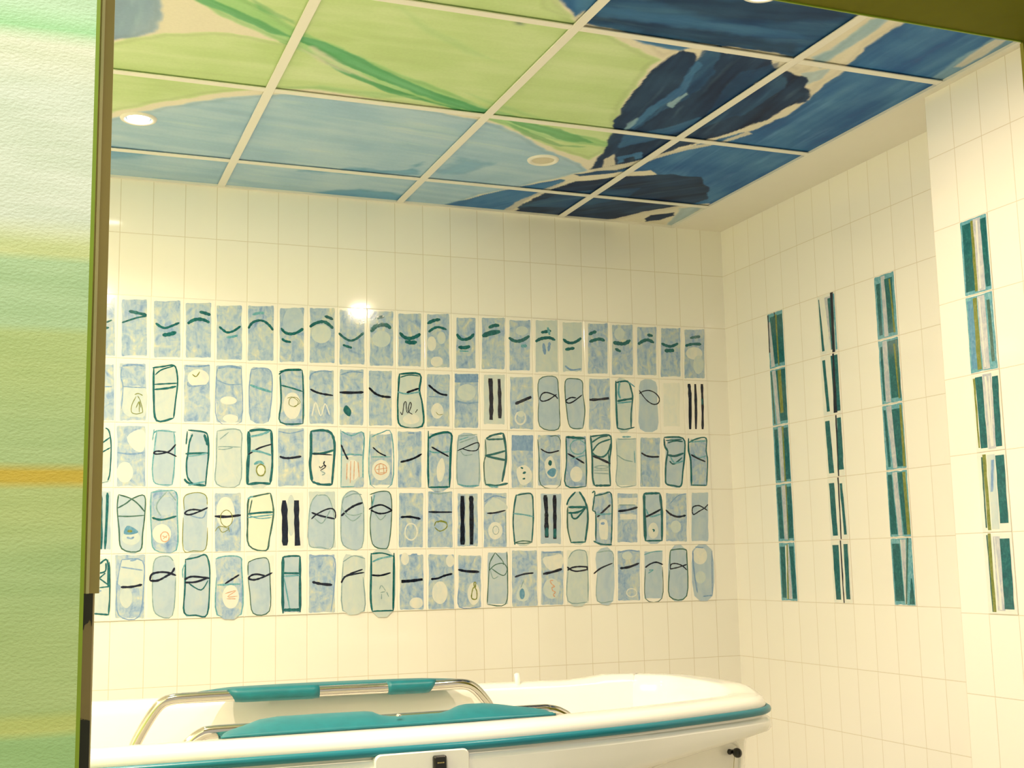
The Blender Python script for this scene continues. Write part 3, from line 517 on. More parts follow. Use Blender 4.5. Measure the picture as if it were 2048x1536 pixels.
TILES = '''0/0/Rm:49,186 89,188 94,7 53,6;ST4.5:60,107 82,118;ST6.4:60,91 74,94
0/1/Rm:10,184 85,189 89,11 14,8;ST8.3:32,149 54,145 86,139;ST4.5:12,111 36,121 60,130 86,136
0/2/Rm:8,185 88,190 91,11 11,7;ST6.4:14,115 30,104 45,101 64,109 86,120;ST10.2:35,78 55,81 77,89
0/3/Rm:6,184 84,189 86,13 9,10;ST8.3:48,158 62,156 83,150;ST9:12,118 27,129 43,134 62,133 80,125
0/4/Rm:2,181 82,186 84,10 5,7;ST6.4:11,114 24,103 37,96 57,102 79,119;St6.4:34,80 50,82 70,88
0/5/Rm:2,185 85,190 86,11 4,8;St7:17,158 35,164 55,166;ST6.4:4,112 16,131 36,140 55,138 72,125 84,110
0/6/Rm:6,184 85,189 85,12 7,8;Fs:16,144 29,179 53,189 76,182 83,148 73,116 46,102 23,114;ST7.7:10,119 23,105 43,101 63,107 83,121;ST7:13,85 23,77 43,74
0/7/Rm:6,190 88,195 88,12 6,9;Fp:76,108 72,92 60,80 43,75 27,79 15,89 11,105 15,120 27,132 43,137 60,134 72,123;ST8.3:54,166 69,162 83,156;ST9:5,127 21,139 45,147 62,143 83,126
0/8/Rm:6,189 90,193 89,11 6,8;ST7:2,112 22,96 42,88 63,96 87,117;ST6.4:16,73 28,69 47,64
0/9/Rm:10,191 90,195 89,10 9,7;Fp:80,100 76,86 64,75 48,71 32,74 21,83 17,97 21,111 33,122 48,126 64,124 76,114;ST8.3:29,167 45,173 59,175;ST11.5:12,121 27,139 49,147 70,145 81,135
0/10/Rm:9,187 88,192 86,12 7,9;ST9.6:13,124 28,109 49,105 71,113 86,123;ST12.2:31,94 53,91 73,94
0/11/Rm:11,191 90,196 87,12 9,9;Fw:42,92 40,79 34,70 26,66 18,69 12,78 10,90 12,103 18,112 26,116 34,113 40,104;Fp:76,113 74,102 68,94 61,91 53,93 48,101 46,111 48,122 54,130 61,133 69,131 74,123;Fw:65,31 62,22 54,15 43,12 32,14 24,20 22,29 25,38 33,45 44,47 55,46 63,39;ST9.6:11,159 34,171 58,176;ST7:15,130 34,144 52,149 80,142
0/12/Rm:16,184 86,188 83,12 14,9;ST9:17,129 30,113 49,111 68,119 80,133;ST11.5:22,83 45,82 65,88;St3.8:26,70 59,70
0/13/Rm:11,189 95,194 91,14 8,11;ST9.6:35,156 56,165 75,166;ST14.7:11,125 40,137 78,145
0/14/Rm:14,186 92,190 87,13 10,10;Fp:83,153 80,144 71,138 59,135 48,137 39,142 37,150 40,159 48,165 60,168 72,166 80,161;ST9.6:10,125 28,115 47,114 67,121 88,135;St9.6:55,97 78,99
0/15/Rp:14,191 97,195 94,11 9,8;ST9:33,149 72,157;St7.7:59,169 66,142;ST9:11,115 30,126 54,131 69,131 87,124;SB9.6:41,111 46,71;SB8.3:65,116 60,83
0/16/Rp:19,189 93,193 88,16 14,14;ST9:18,130 33,119 53,117 73,125 89,137;ST9:25,92 62,99;SB5.8:23,34 46,20 86,25
0/17/Rm:18,190 96,194 89,13 12,10;ST9.6:20,150 35,158 51,163;ST10.2:21,124 43,132 63,136 83,131
0/18/Rm:15,190 97,194 91,12 8,10;Fp:63,160 60,148 52,140 42,136 31,139 24,147 22,158 25,169 33,178 43,182 54,179 61,171;ST11.5:16,126 37,124 62,124 86,138;ST9:23,104 46,94
0/19/Rm:17,187 95,191 87,14 10,11;ST9.6:56,161 79,158;ST10.2:17,124 38,137 59,142 83,133
0/20/Rm:15,188 96,192 88,12 7,9;ST8.3:14,132 35,124 56,123 84,135;ST12.2:26,105 66,108
0/21/Rm:14,187 97,192 89,10 5,7;Fw:85,102 80,90 67,81 49,77 32,80 20,88 16,99 21,111 34,120 52,124 69,121 81,113;Fp:88,60 84,42 75,29 64,24 54,28 46,41 44,58 48,75 56,88 67,93 78,89 85,77;ST8.3:35,157 58,162 79,165;ST8.3:14,127 44,135 82,136
1/0/Rm:54,177 91,178 96,7 58,6;SB3.2:62,109 87,110
1/1/Rm:10,182 86,185 90,9 14,7;Fp:18,104 87,108 88,25 61,18 24,30;SB2.9:16,173 13,141 20,112 17,42;SB2.9:20,112 53,110 88,110;SB5.1:17,175 51,181 82,177;SG1.9:60,82 48,56 47,33 61,27 76,31 80,37 72,69 64,83;SG1.9:69,66 70,32;SG2.2:55,87 66,91 79,85;SG1.9:60,46 69,66 74,47
1/2/Fp:11,175 74,182 86,140 81,79 74,17 23,8 12,80;ST4.2:7,173 38,178 72,183 82,157 84,121 79,72 74,17;ST5.1:11,173 13,77 23,8 74,17;ST3.5:16,151 35,168 72,181;ST3.8:12,121 84,127;ST5.4:15,105 52,110 80,117
1/3/Rm:4,187 83,190 86,8 7,7;Fw:81,147 77,133 65,122 48,118 31,121 19,131 15,145 19,159 31,169 47,174 64,170 76,161;SB4.5:6,183 45,182 82,188;SG2.9:29,157 41,150 52,166;SB3.2:16,132 21,119 72,124
1/4/Rm:3,187 84,190 86,9 6,7;SB6.4:8,179 42,187 81,182;SB2.9:8,179 4,135 9,14 83,9 82,182;SB3.2:7,141 43,128 83,131;Fw:74,20 71,13 63,8 51,6 39,8 30,13 26,19 30,26 38,31 50,33 62,31 71,27;Fw:69,77 66,71 56,66 43,64 31,65 21,70 18,76 21,83 30,88 43,90 56,88 65,84
1/5/Fm:14,181 44,185 73,180 82,141 80,81 71,12 14,16 8,105;SB2.9:14,178 44,185 73,180 82,151 80,81 70,12;St6.4:11,129 41,119 81,108;SB2.6:14,178 8,105 14,16
1/6/Fm:10,172 80,181 84,110 83,8 10,11 11,108;Fw:76,66 72,45 62,28 48,22 34,28 23,43 19,65 23,87 33,103 47,109 62,104 72,88;ST4.2:4,166 24,179 80,183;ST3.5:5,175 34,184 77,186;ST4.2:80,183 84,110 83,8;ST4.2:8,165 12,75 10,11 83,8;ST4.2:12,131 47,123 81,113;SG1.6:31,89 47,94 67,80 58,63 38,69 41,89 61,93 73,76 51,62
1/7/Rm:5,182 85,185 85,10 5,9;SK5.4:7,122 25,113 49,107 83,103;Sw3.8:13,34 25,78 42,35 56,75 71,39;SB3.8:6,151 11,172 45,183 79,181
1/8/Rm:6,189 86,192 85,9 6,7;SK7:5,114 45,114 86,117;FT:18,60 28,72 44,54 38,35 21,47;SB3.8:8,172 46,184 84,182
1/9/Rm:6,189 83,192 82,9 5,8;SK6.4:5,133 26,114 51,105 80,103
1/10/Fp:9,181 82,184 80,129 90,81 88,8 14,8 4,61 6,120;Fw:79,32 75,23 64,17 50,14 36,16 25,22 22,31 26,39 36,46 50,49 65,47 75,41;ST5.4:9,182 82,184 80,129 90,81 88,8 14,8 4,61 6,120 11,182;St4.2:5,122 33,116 82,124;ST3.2:14,171 44,180 80,178;SK5.4:35,120 79,136;SK2.2:13,55 20,46 26,83 33,88 34,62 40,52 51,76 47,88 40,59 55,47;SK2.2:65,53 73,65
1/11/Rm:8,184 89,187 86,10 6,8;SK6.1:13,149 35,131 57,119 80,116;Fw:65,62 62,49 54,39 43,35 32,38 24,48 21,61 25,74 33,84 44,88 54,84 62,75;SG1.6:38,58 48,48 63,51;SB2.9:13,109 68,109
1/12/Rm:8,190 93,193 90,7 5,5;Rb:9,189 93,192 92,163 8,160;Fp:83,129 78,114 66,103 49,99 32,103 20,113 16,126 21,141 33,151 50,156 67,153 79,143;SB4.5:8,98 49,90 92,95
1/13/Rp:15,190 91,193 87,21 12,20;SK14.7:38,179 40,109 38,35;SK12.2:70,178 71,110 70,41
1/14/Rm:12,186 97,189 94,7 8,6;SK9:29,93 90,119;Sw5.1:66,44 63,33 56,25 46,22 37,25 30,33 28,43 31,54 38,62 47,65 57,63 64,55 66,44;Fp:63,59 61,53 56,49 49,47 42,49 37,53 36,58 38,63 43,67 49,69 56,68 61,64
1/15/Fs:22,181 85,192 94,145 96,84 90,9 20,17 18,100;SD2.6:18,103 22,181 85,192 94,145 96,84 90,9 20,17 18,103;SK3.8:91,115 79,127 52,136 33,132 23,114 32,105 56,111 87,131
1/16/Fs:25,183 53,189 87,181 89,137 95,75 85,13 36,17 24,84 20,146;SD2.9:85,13 36,17 24,84 20,146 25,183 53,189 87,181 89,137 95,75 85,13;SK3.8:63,120 43,121 23,110 31,101 51,107 86,132
1/17/Rm:16,190 97,193 94,11 10,10;SK8.3:15,115 48,117 92,123
1/18/Fp:22,184 71,186 87,128 77,17 20,15;ST5.8:22,187 21,108 22,15;ST5.4:22,180 69,186 84,151 87,125 79,72 77,17;St7:37,183 31,145 38,123;ST6.4:25,113 54,119 90,125;St5.1:25,106 83,113;ST3.8:20,17 50,12 91,21;St3.8:73,184 97,167
1/19/Fs:22,189 84,188 87,112 83,15 13,15 14,110;SK3.5:15,156 42,122 70,106 91,111 96,128 82,146 56,156 31,152 15,143
1/20/Rf:16,185 84,187 77,28 10,27
1/21/SK11.5:23,186 25,131 20,18;SK8.6:49,186 48,102 44,19;SK8.6:77,187 76,102 72,19;ST6.4:75,133 75,110
2/0/Rp:53,178 86,179 90,19 57,19;ST3.5:71,182 82,172 89,129 88,50 82,21;ST3.5:57,131 86,154;ST3.2:61,106 87,122;Sg2.9:57,13 84,19
2/1/Rm:6,189 89,190 93,5 10,5;Fw:35,154 68,179 89,168 85,114 57,117;Fw:56,48 53,32 44,20 32,16 20,20 11,32 8,47 11,63 19,74 31,79 43,75 52,63;SB4.5:9,107 48,103 88,108
2/2/Fs:24,174 76,173 81,106 75,10 24,15 14,57 16,108;St3.2:24,174 19,130 14,76 14,45 24,13 73,9;St3.2:76,173 80,122 78,58 73,9;St3.8:15,168 30,177 82,173;St2.9:16,181 12,146;SK3.8:15,106 25,113 56,110 85,97;SK3.8:15,106 28,104 56,110 68,118 82,135
2/3/Fs:27,171 71,171 81,107 73,11 32,14 18,39 19,106;ST4.5:19,180 68,175 80,159 83,107 79,59 75,6;ST4.5:33,168 24,142 20,106 16,77 20,33 39,10;ST3.8:17,177 14,135;ST7:69,168 80,133;ST5.4:12,106 43,108 82,109;St3.5:19,99 50,102 78,109;ST6.4:10,28 26,14 76,7;St4.2:22,8 73,20
2/4/Fp:9,179 80,183 85,118 80,11 10,12 8,85;Sg2.9:9,179 8,85 10,12 80,11 85,118 80,183 9,179;Sg2.6:13,127 23,130 83,129;Sg2.6:18,153 45,176;Sg2.6:13,122 32,121 58,127
2/5/Fp:10,181 78,182 83,119 78,15 8,13;ST9:8,180 10,118 6,66 6,11;ST7:10,181 42,186 80,184;ST6.4:80,184 83,132 84,70 78,15;ST6.4:6,11 43,16 79,13;St5.8:13,163 49,171 75,182;SK4.5:8,106 42,127 82,140;St5.8:17,118 43,116 82,104;Fw:63,57 61,47 55,40 48,37 41,40 35,47 33,57 35,66 41,74 48,76 55,74 61,67;SG3.5:62,57 60,48 55,41 48,39 41,41 36,48 34,57 36,66 41,72 48,75 55,72 60,66 62,57;St7:26,75 43,83 57,76
2/6/Rm:3,191 86,192 87,8 4,8;SK6.4:8,101 25,96 48,97 78,102;SB3.2:5,182 41,176 85,187
2/7/Fm:12,184 76,181 85,152 85,119 14,111;Fw:13,108 83,109 81,15 14,22;ST7.7:10,185 10,114 7,74 14,21;ST7:10,184 49,188 76,179 87,149 87,112 83,62 79,12;ST6.4:14,21 42,12 80,12;ST6.4:13,111 49,113 85,124;SK3.2:15,111 80,108;SK3.2:55,88 52,78 60,71;SK2.2:37,71 42,65 51,73 57,68 40,57;Sg2.2:42,55 56,48 46,42
2/8/Rm:9,181 83,183 83,106 9,106;Rp:9,104 83,105 83,6 9,5;St3.2:9,192 11,106 9,5;St3.8:11,186 45,172 85,181 83,90 83,6;St3.2:8,4 83,6;St3.8:9,106 45,111 81,108;SK4.8:10,142 21,116 33,93;Fw:71,59 68,42 59,30 48,25 37,30 29,42 26,59 29,76 37,88 48,93 60,88 68,76;SO2.6:30,82 28,27;SO2.6:42,89 40,17;SO2.6:54,89 52,27;SO2.6:66,87 70,35;Fm:65,29 83,36 83,6 52,5
2/9/Rm:8,178 83,179 82,11 7,11;St3.2:8,189 9,12 81,13 82,179 43,182 12,168;SK3.8:17,135 39,117 63,106;St2.9:11,103 78,104;Fw:75,60 71,43 59,31 44,26 29,30 18,43 14,59 18,76 29,89 44,94 60,89 71,77;SO2.6:64,63 62,54 54,48 44,45 34,48 27,54 24,63 27,72 34,78 44,81 54,78 62,72 64,63;SO2.2:27,61 67,67;SO2.2:28,49 65,52;SO2.2:39,80 37,49;SO2.2:51,80 55,50
2/10/Rm:4,188 86,190 84,3 2,3;SK5.8:12,87 38,93 63,102 86,115;SB4.5:39,184 61,185
2/11/Fm:11,168 37,182 90,186 89,120 83,5 9,4;ST4.8:11,193 9,92 9,3;ST6.1:11,167 37,182 90,186 89,127 83,3;ST5.4:9,3 83,5;St4.5:13,126 32,120 87,124;Fw:58,103 68,68 57,27 42,27 39,71;SK4.5:21,139 51,123 82,107
2/12/Fs:18,180 84,178 92,94 89,10 13,13 13,93;Sg2.9:20,180 13,128 10,58 13,13;Sg2.9:84,181 92,94 89,10;SK2.9:13,127 39,138 84,156 92,146 83,130 57,128 30,135;Sg2.6:21,177 86,184;St2.6:19,163 54,175;Sg2.6:21,154 77,174;Sg2.2:24,128 39,112 68,116;St4.2:13,15 44,8 89,10
2/13/Fp:18,171 78,176 88,112 75,24 12,10 9,76;ST6.7:81,191 89,148 90,102 82,59 74,23;ST5.8:18,169 41,182 81,190;ST5.1:22,167 84,170;SD3.2:15,168 17,118 9,87 10,38 15,10;ST6.4:15,111 51,119 90,130;ST6.4:13,113 43,105 90,97;ST6.4:15,14 49,10 95,18;St4.5:26,7 60,5
2/14/Rm:13,183 93,185 89,4 9,3;Rb:14,183 93,184 91,131 13,130;Fw:29,67 60,81 83,60 82,28 55,12 36,25;ST6.4:44,73 53,69;ST6.4:51,52 63,57;ST5.8:50,33 60,35
2/15/Rm:13,185 97,187 92,13 9,12;SD2.6:11,171 15,103 19,13 92,13 97,169 56,182;Fw:34,89 58,114 73,89 79,47 64,36 44,43;SK4.2:21,138 39,128 58,125 91,133;FT:62,89 61,84 59,81 55,79 52,81 49,84 48,89 50,94 52,98 56,99 59,98 62,94;Fd:43,57 61,71 76,68 76,54 66,41 52,45
2/16/Rm:19,182 96,183 91,9 14,9;ST4.2:19,182 19,97 14,11 91,8;ST7.7:20,181 92,177;ST4.2:92,176 95,80 91,8;Fw:78,51 75,37 66,27 54,24 42,27 34,37 31,50 35,64 44,74 56,78 67,74 76,64;St2.9:93,147 89,134 78,124 63,121 48,124 38,133 34,146 38,158 49,168 64,172 79,168 90,159 93,147;SK5.1:23,123 53,108 87,89;St3.2:37,104 92,118
2/17/Rp:21,185 94,186 87,12 16,11;ST6.1:15,188 19,116 18,40 25,11;ST5.4:15,184 55,189 94,186 92,135 85,91 87,12;ST6.4:25,11 88,12;ST4.8:19,163 51,182 84,188;ST4.8:19,130 46,160 92,176;ST5.1:19,128 33,116 61,113 82,131 94,162;SK6.4:20,116 53,104 89,89;ST3.2:82,131 84,91;Sg2.6:24,76 52,82 84,77 51,71 24,76;Sg2.2:23,65 83,66;Sg2.9:23,55 83,53
2/18/Rp:18,180 96,181 90,12 12,12;Sg2.6:16,179 17,92 14,12 88,12;St4.5:40,185 75,186;Sg3.2:18,120 46,103 80,97;St2.9:86,136 87,92;Sg2.2:20,176 96,179
2/19/Rm:14,183 92,184 85,8 7,8;SK5.4:15,129 34,119 58,115 87,116;Sg2.6:15,181 12,82 15,12
2/20/Fs:24,176 88,180 89,120 72,12 13,20 12,94;ST5.4:10,184 13,153 23,136 14,94 10,42 13,18 42,12 72,12 82,64 92,128 88,184 10,186;ST4.5:24,166 54,174 87,172;ST3.8:16,175 83,180;ST7:21,123 51,119 88,130;ST4.8:29,101 46,90 81,114;St4.8:33,117 50,94 86,102;ST4.5:10,183 11,153 21,138
2/21/Rm:18,181 87,182 79,13 10,12;ST5.8:12,185 10,139 17,102 16,12;ST4.5:13,169 44,183 85,186 83,140 87,103 79,13;ST3.8:15,14 79,13;St3.2:29,128 49,114 84,122;SK5.1:19,125 45,112 78,100;St3.8:18,171 84,176
3/0/Rs:55,188 91,188 95,15 60,15;ST8.3:62,188 68,15;ST7:82,185 82,126 79,15
3/1/Fs:15,175 55,168 91,174 93,125 82,10 28,16 12,116;SD3.5:15,179 12,138 19,76 28,16 81,9 88,63 93,119 91,175 58,168 37,152 13,138;SD3.5:15,179 49,168 73,150 94,125;SD3.2:14,114 47,113 93,116;Fp:81,48 78,37 68,29 55,26 41,29 31,37 27,48 31,59 40,67 54,70 67,67 77,59;Fd:33,61 41,84 60,79 75,65 54,58;FG:58,68 57,66 55,65 51,64 47,65 44,66 43,68 44,70 47,72 51,72 54,72 57,70;SB4.5:42,50 54,46 63,51
3/2/Fm:12,186 86,184 90,125 90,9 25,12 13,78;Fs:82,144 79,130 69,119 56,116 43,119 34,130 30,144 33,158 42,169 55,172 68,168 78,158;St3.5:11,187 11,125 15,63 25,11 89,9 90,125 86,185 52,191 11,186;Sg3.2:58,188 34,160 28,138 41,114;Sg2.9:64,188 86,160;ST5.4:15,109 44,102 88,113;Fw:73,59 69,44 59,33 46,30 32,34 22,45 18,60 21,74 31,85 45,89 58,85 69,74;SO2.6:67,50 66,42 61,37 55,35 48,37 44,42 42,50 43,57 48,63 54,65 61,63 65,57 67,50;SO2.2:47,53 61,47;SO2.2:49,44 62,54
3/3/Fs:14,179 52,185 78,175 82,140 81,67 78,10 14,10 10,93 10,141;SG2.2:12,131 10,169 27,182 58,185 78,174 81,147;SG2.2:9,109 11,10 42,6 78,11 83,77;SK4.2:12,120 21,129 40,133 65,131 83,139;SK4.2:12,120 28,117 53,125 83,139;SB2.9:31,114 67,107 78,128
3/4/Rm:4,183 85,183 87,3 7,3;Fw:67,124 63,100 53,83 39,76 24,83 14,100 10,124 13,148 23,166 37,172 52,166 62,148;SK6.7:5,112 41,110 86,115;SG1.9:60,105 58,92 51,83 42,79 33,83 26,92 23,105 25,118 32,127 41,131 50,127 57,118 60,105;SG1.9:7,65 20,80 48,73 29,62 17,81;SG1.9:48,79 51,63
3/5/Fy:15,166 44,180 79,184 90,127 66,3 12,18 8,92;SD4.5:79,184 88,140 88,107 77,43 66,3 13,20 8,92 10,163 31,174 79,184;SD3.2:21,163 12,117;St3.8:7,166 24,174;ST5.4:8,118 44,122 89,124;St3.5:8,107 44,111 88,116;St2.9:12,114 44,104 83,107
3/6/Rf:10,185 85,185 86,9 11,10;Fp:61,113 59,81 54,57 46,48 39,57 33,81 31,113 33,146 38,170 46,179 53,170 59,146;SK15.3:23,161 26,91 27,18;SK15.3:63,161 64,90 67,17
3/7/Rp:4,189 90,189 90,11 5,12;Fs:13,156 32,177 63,175 83,129 86,103 81,11 6,20 4,107;Sg2.6:32,180 13,156 4,107 5,20 43,11 81,11 86,96 80,139 63,175 32,177;SK3.8:12,101 29,116 59,131 80,134 90,122 90,102;SK4.8:12,122 43,111 89,101;Sg2.6:23,103 44,87 59,103 73,129
3/8/Fs:18,175 45,190 69,182 84,139 78,8 17,17 9,89 11,149;Sg2.9:11,139 21,175 45,191 69,182 81,155 85,122 78,8 17,17 9,89 11,139;SK5.8:10,110 31,129 55,144 82,153;Sg2.6:11,146 21,122 51,112 81,119;Sg2.6:21,116 48,94 76,113;Sg2.6:21,169 52,182 79,179
3/9/Fs:14,175 45,189 77,179 78,95 69,15 50,3 15,19 7,89;SD2.9:6,179 45,190 77,179 79,95 69,15 50,3 15,19 7,89 14,139 11,175;SK4.5:3,131 24,142 49,145 82,128;SK4.5:9,129 35,118 59,119 82,128;Sg2.6:24,118 42,97 62,115;St3.2:23,179 14,142
3/10/Rm:7,184 89,184 87,6 6,7;SK6.4:11,105 44,106 80,99;Sw3.8:68,57 65,44 57,34 47,30 36,34 28,44 26,57 29,71 36,81 47,84 58,80 65,70 68,57
3/11/Rm:8,189 92,189 90,5 5,6;SK5.1:8,122 44,121 91,121;SG2.9:28,75 37,90 69,85 70,69 47,58 29,71;SG2.6:39,86 51,93 73,86;Sg2.6:9,186 45,182 89,189
3/12/Rm:13,182 84,182 81,7 10,8;Rp:40,181 53,181 50,9 38,9;SK13.7:29,175 28,86 27,12;SK13.7:60,175 61,120 59,12
3/13/Rm:7,184 89,184 86,3 4,3;Fp:10,144 48,168 89,144 84,127 17,120;SB4.5:9,155 44,175 87,168;SK4.8:17,116 47,118 84,126;Fw:72,57 68,43 58,32 45,28 32,32 23,43 20,58 24,72 33,83 46,87 59,83 69,72;Sg1.9:59,59 57,52 53,47 47,45 42,47 38,52 37,59 38,66 42,71 48,73 53,71 57,66 59,59;Sg2.6:84,120 84,16
3/14/Fp:27,179 81,179 86,102 77,14 18,15 13,109;ST4.8:26,180 17,137 12,85 15,32 17,9;ST4.5:27,177 54,182 83,180 87,137 86,84 79,15;SD3.2:16,16 47,22 79,18;SD2.6:18,15 50,13 77,16;St4.2:14,115 52,111 87,104
3/15/Rs:18,182 93,182 88,11 13,12;SK12.8:34,178 37,119 36,84 36,32;SK12.8:69,178 68,101 66,27;ST10.9:37,66 36,35;ST9.6:67,62 66,31
3/16/Fp:25,168 65,190 87,154 93,100 79,13 28,16 16,83;ST5.4:50,189 25,165 15,143;ST6.4:64,190 83,161 94,125 93,82 81,13;SD4.5:18,136 16,65 28,12;ST4.5:27,14 83,15;ST7:21,136 55,136 89,136;ST6.1:20,116 55,118 88,133;ST5.1:31,115 36,99 50,97 66,111 84,131
3/17/Fm:22,177 88,181 87,82 82,8 23,14 26,111 17,132;ST4.2:14,185 25,190 20,154 15,125 26,111 23,18;ST4.5:23,175 56,181 89,181 88,82 82,6;ST5.1:14,18 42,7 85,4;SK5.8:31,101 58,123 84,144;St4.5:26,110 87,112;Fw:39,87 69,87 69,28 55,23 39,32;SB8.3:44,78 59,79
3/18/Rm:15,183 93,183 86,12 9,13;Rw:17,168 90,168 89,143 16,143;Sg3.2:18,143 83,143;SK6.7:14,121 52,125 92,135;Rw:21,110 86,110 85,92 20,92
3/19/Fs:20,181 84,183 89,117 85,16 19,16 19,117;ST9:20,183 19,117 19,15;ST6.7:19,183 84,185;ST8:84,183 89,117 85,15;ST4.8:18,16 86,16;St4.8:26,128 41,102 84,110;SK5.8:22,100 50,111 85,127;Fw:72,51 69,37 61,27 50,23 40,27 33,37 31,52 34,66 42,76 53,80 63,76 70,65;ST4.5:48,56 56,53 51,48
3/20/Rm:10,183 93,183 86,13 2,14;SK6.1:6,125 25,109 54,100 87,105;SB2.9:23,146 57,175 93,183;Fp:65,65 62,54 54,46 43,43 33,46 26,54 23,65 26,76 34,84 45,87 55,84 63,76
3/21/Rs:16,186 84,187 75,12 7,13;SK3.8:14,119 19,135 41,140 58,134 78,122;SK3.8:14,119 20,108 44,120 66,131 81,144
4/0/Rp:49,187 93,186 97,20 53,22;ST4.8:65,171 87,181 91,101;ST4.2:65,144 82,150 83,174;ST3.2:65,129 97,104;ST3.2:66,101 96,104;ST4.8:92,177 97,85 94,21;ST4.2:53,25 95,20;ST3.2:65,129 82,144;SB4.5:63,91 72,92
4/1/Rm:10,197 97,195 97,7 14,11;Fp:29,181 89,178 92,104 28,104 17,131 24,161;SB2.9:29,183 89,178 94,104 82,11 24,18 17,100 24,161 29,183;SB4.5:53,179 71,182;SB3.2:27,161 90,150;Fp:62,68 60,53 53,42 45,38 36,43 29,54 26,69 28,84 34,95 43,99 52,95 59,84;SK5.8:28,101 58,101 90,107
4/2/Rf:5,193 96,192 97,6 8,9;Fs:23,159 29,184 65,191 84,170 89,126 81,14 35,17 21,67 21,128;Sg2.9:21,67 21,144 29,184 65,191 81,176;Sg2.9:21,67 32,19 81,12 89,126;SK5.4:13,118 18,137 42,143 66,141 90,132;SK5.4:13,118 36,118 60,130 78,142 85,156
4/3/Fs:18,179 77,190 92,124 86,12 42,10 18,20;ST4.2:18,180 52,186 78,193 90,162 92,108 86,12 52,10 17,19 18,95 18,182;St3.2:18,170 10,148 11,124;SK5.1:16,119 34,127 59,126 92,121;SK5.1:17,110 50,111 88,123;ST3.5:29,107 66,86 87,115
4/4/Fm:10,180 40,188 84,184 90,153 90,8 17,9 13,124;St3.5:10,180 40,188 84,184 90,153 90,8 17,9 13,124;St5.1:16,100 86,101;Fw:83,62 79,44 70,31 58,27 45,32 36,45 32,63 35,81 44,94 57,99 70,94 79,80;SK4.8:39,103 60,116 83,130;SO2.2:40,73 73,81 48,63 78,64;SO2.2:45,57 73,56
4/5/Rf:6,188 91,187 92,3 8,5;Fs:13,159 20,172 43,178 75,174 79,120 76,15 28,10 18,74 11,128;SD2.6:11,128 11,163 20,172 43,179 73,174 80,104 78,15 28,10 17,74 11,121;SK4.8:11,117 21,127 40,130 66,124;SK4.8:11,117 30,113 56,120 87,134
4/6/Rs:21,183 74,182 75,8 22,10;ST7.7:21,183 20,87 22,6;ST5.1:21,182 47,185 75,184;ST7:75,183 76,8;ST5.4:21,132 74,130;St4.2:25,122 74,124;St3.5:24,119 43,21;ST7.7:21,17 78,16
4/7/Rm:5,188 88,186 88,5 5,7;SK7:15,102 43,95 80,91;SB5.1:43,184 70,184;SB2.9:10,178 49,184 88,173 86,82 76,8
4/8/Fp:17,173 51,182 89,172 85,80 85,6 15,10;Sg2.9:16,163 51,182 89,172;Sg2.9:17,166 15,9 85,5 82,113;SK4.8:10,96 21,114 44,126 81,138;SK4.2:17,114 44,122 86,128
4/9/Fp:12,188 86,180 83,3 11,4;ST5.4:10,190 10,128 8,46 13,3;ST4.2:10,187 48,189 87,177;ST6.1:87,189 85,77 83,3;ST4.8:12,3 84,3;St4.8:14,161 41,172 83,179;SK4.8:11,119 41,117 75,125;Sg2.2:37,72 44,85 58,67;Sg2.2:40,62 57,65;Sg2.2:44,58 44,41;Sg2.2:61,64 68,48
4/10/Rm:8,183 88,181 87,3 6,6;Fw:39,169 37,159 32,152 25,149 18,152 13,159 11,169 13,179 18,187 25,189 32,186 37,179;Fw:85,24 82,15 73,9 62,7 51,10 42,17 39,26 43,35 51,41 62,43 74,41 82,34;SK8.6:12,96 45,97 85,101;SB5.1:46,182 67,183
4/11/Rm:7,181 96,179 94,3 5,3;Fw:71,55 67,37 58,24 44,19 31,25 21,38 18,57 22,75 32,88 45,93 58,88 68,74;Fw:96,159 94,149 89,142 81,139 74,142 69,150 67,160 69,170 75,177 82,180 89,177 94,169;SK5.8:14,101 38,103 60,111 89,117
4/12/Rm:12,176 92,174 89,5 9,7;Fw:86,49 83,30 74,17 63,12 53,18 45,31 42,50 45,68 54,82 65,87 75,81 83,67;SK6.7:10,130 40,124 85,121;SG3.2:65,87 72,85 70,69 75,56 73,32 56,36 61,66 66,70 65,87;SB2.9:12,71 13,7 85,5
4/13/Rs:17,184 89,183 85,12 13,14;SD2.9:44,184 25,153 21,126 16,68 12,14;SD2.6:44,184 70,156 73,142;SD2.6:19,123 43,143 73,147 86,128 76,108 58,112 30,131;SD2.9:86,187 87,101 78,12 12,13;Sg2.2:25,126 35,98 54,105
4/14/Rm:6,190 97,188 94,3 2,3;SK5.1:14,101 48,110 83,113;Fp:20,48 43,79 65,44 53,20 23,24;Fd:49,43 48,35 44,28 39,26 34,28 31,35 30,44 31,53 35,59 40,62 45,59 48,52;Sg2.6:35,65 47,89
4/15/Rm:15,185 97,183 92,4 10,6;Fw:18,160 56,170 91,173 90,131 44,121;Fp:80,58 75,41 64,28 49,24 33,29 23,42 19,59 24,77 35,89 50,93 66,88 76,75;SK7.4:19,109 51,114 90,124;SO3.2:56,86 45,85 50,74 61,65 51,62 53,52 63,46 55,38 61,30;SB5.1:18,181 64,182 89,183
4/16/Rf:12,186 94,185 88,6 6,8;Fp:15,158 51,188 85,168 86,13 10,12;Sg2.9:15,158 35,183 66,187 87,164 86,13;Sg2.6:14,120 10,15 84,9;SK4.5:10,131 25,120 48,115 86,120;SK4.5:11,119 29,128 57,131 87,129;SK5.1:86,132 86,117
4/17/Fs:24,178 85,182 83,10 22,12 25,93;Sg2.9:26,178 85,180 87,127;Sg2.6:25,103 22,12 83,10;SK4.5:11,105 40,124 85,140
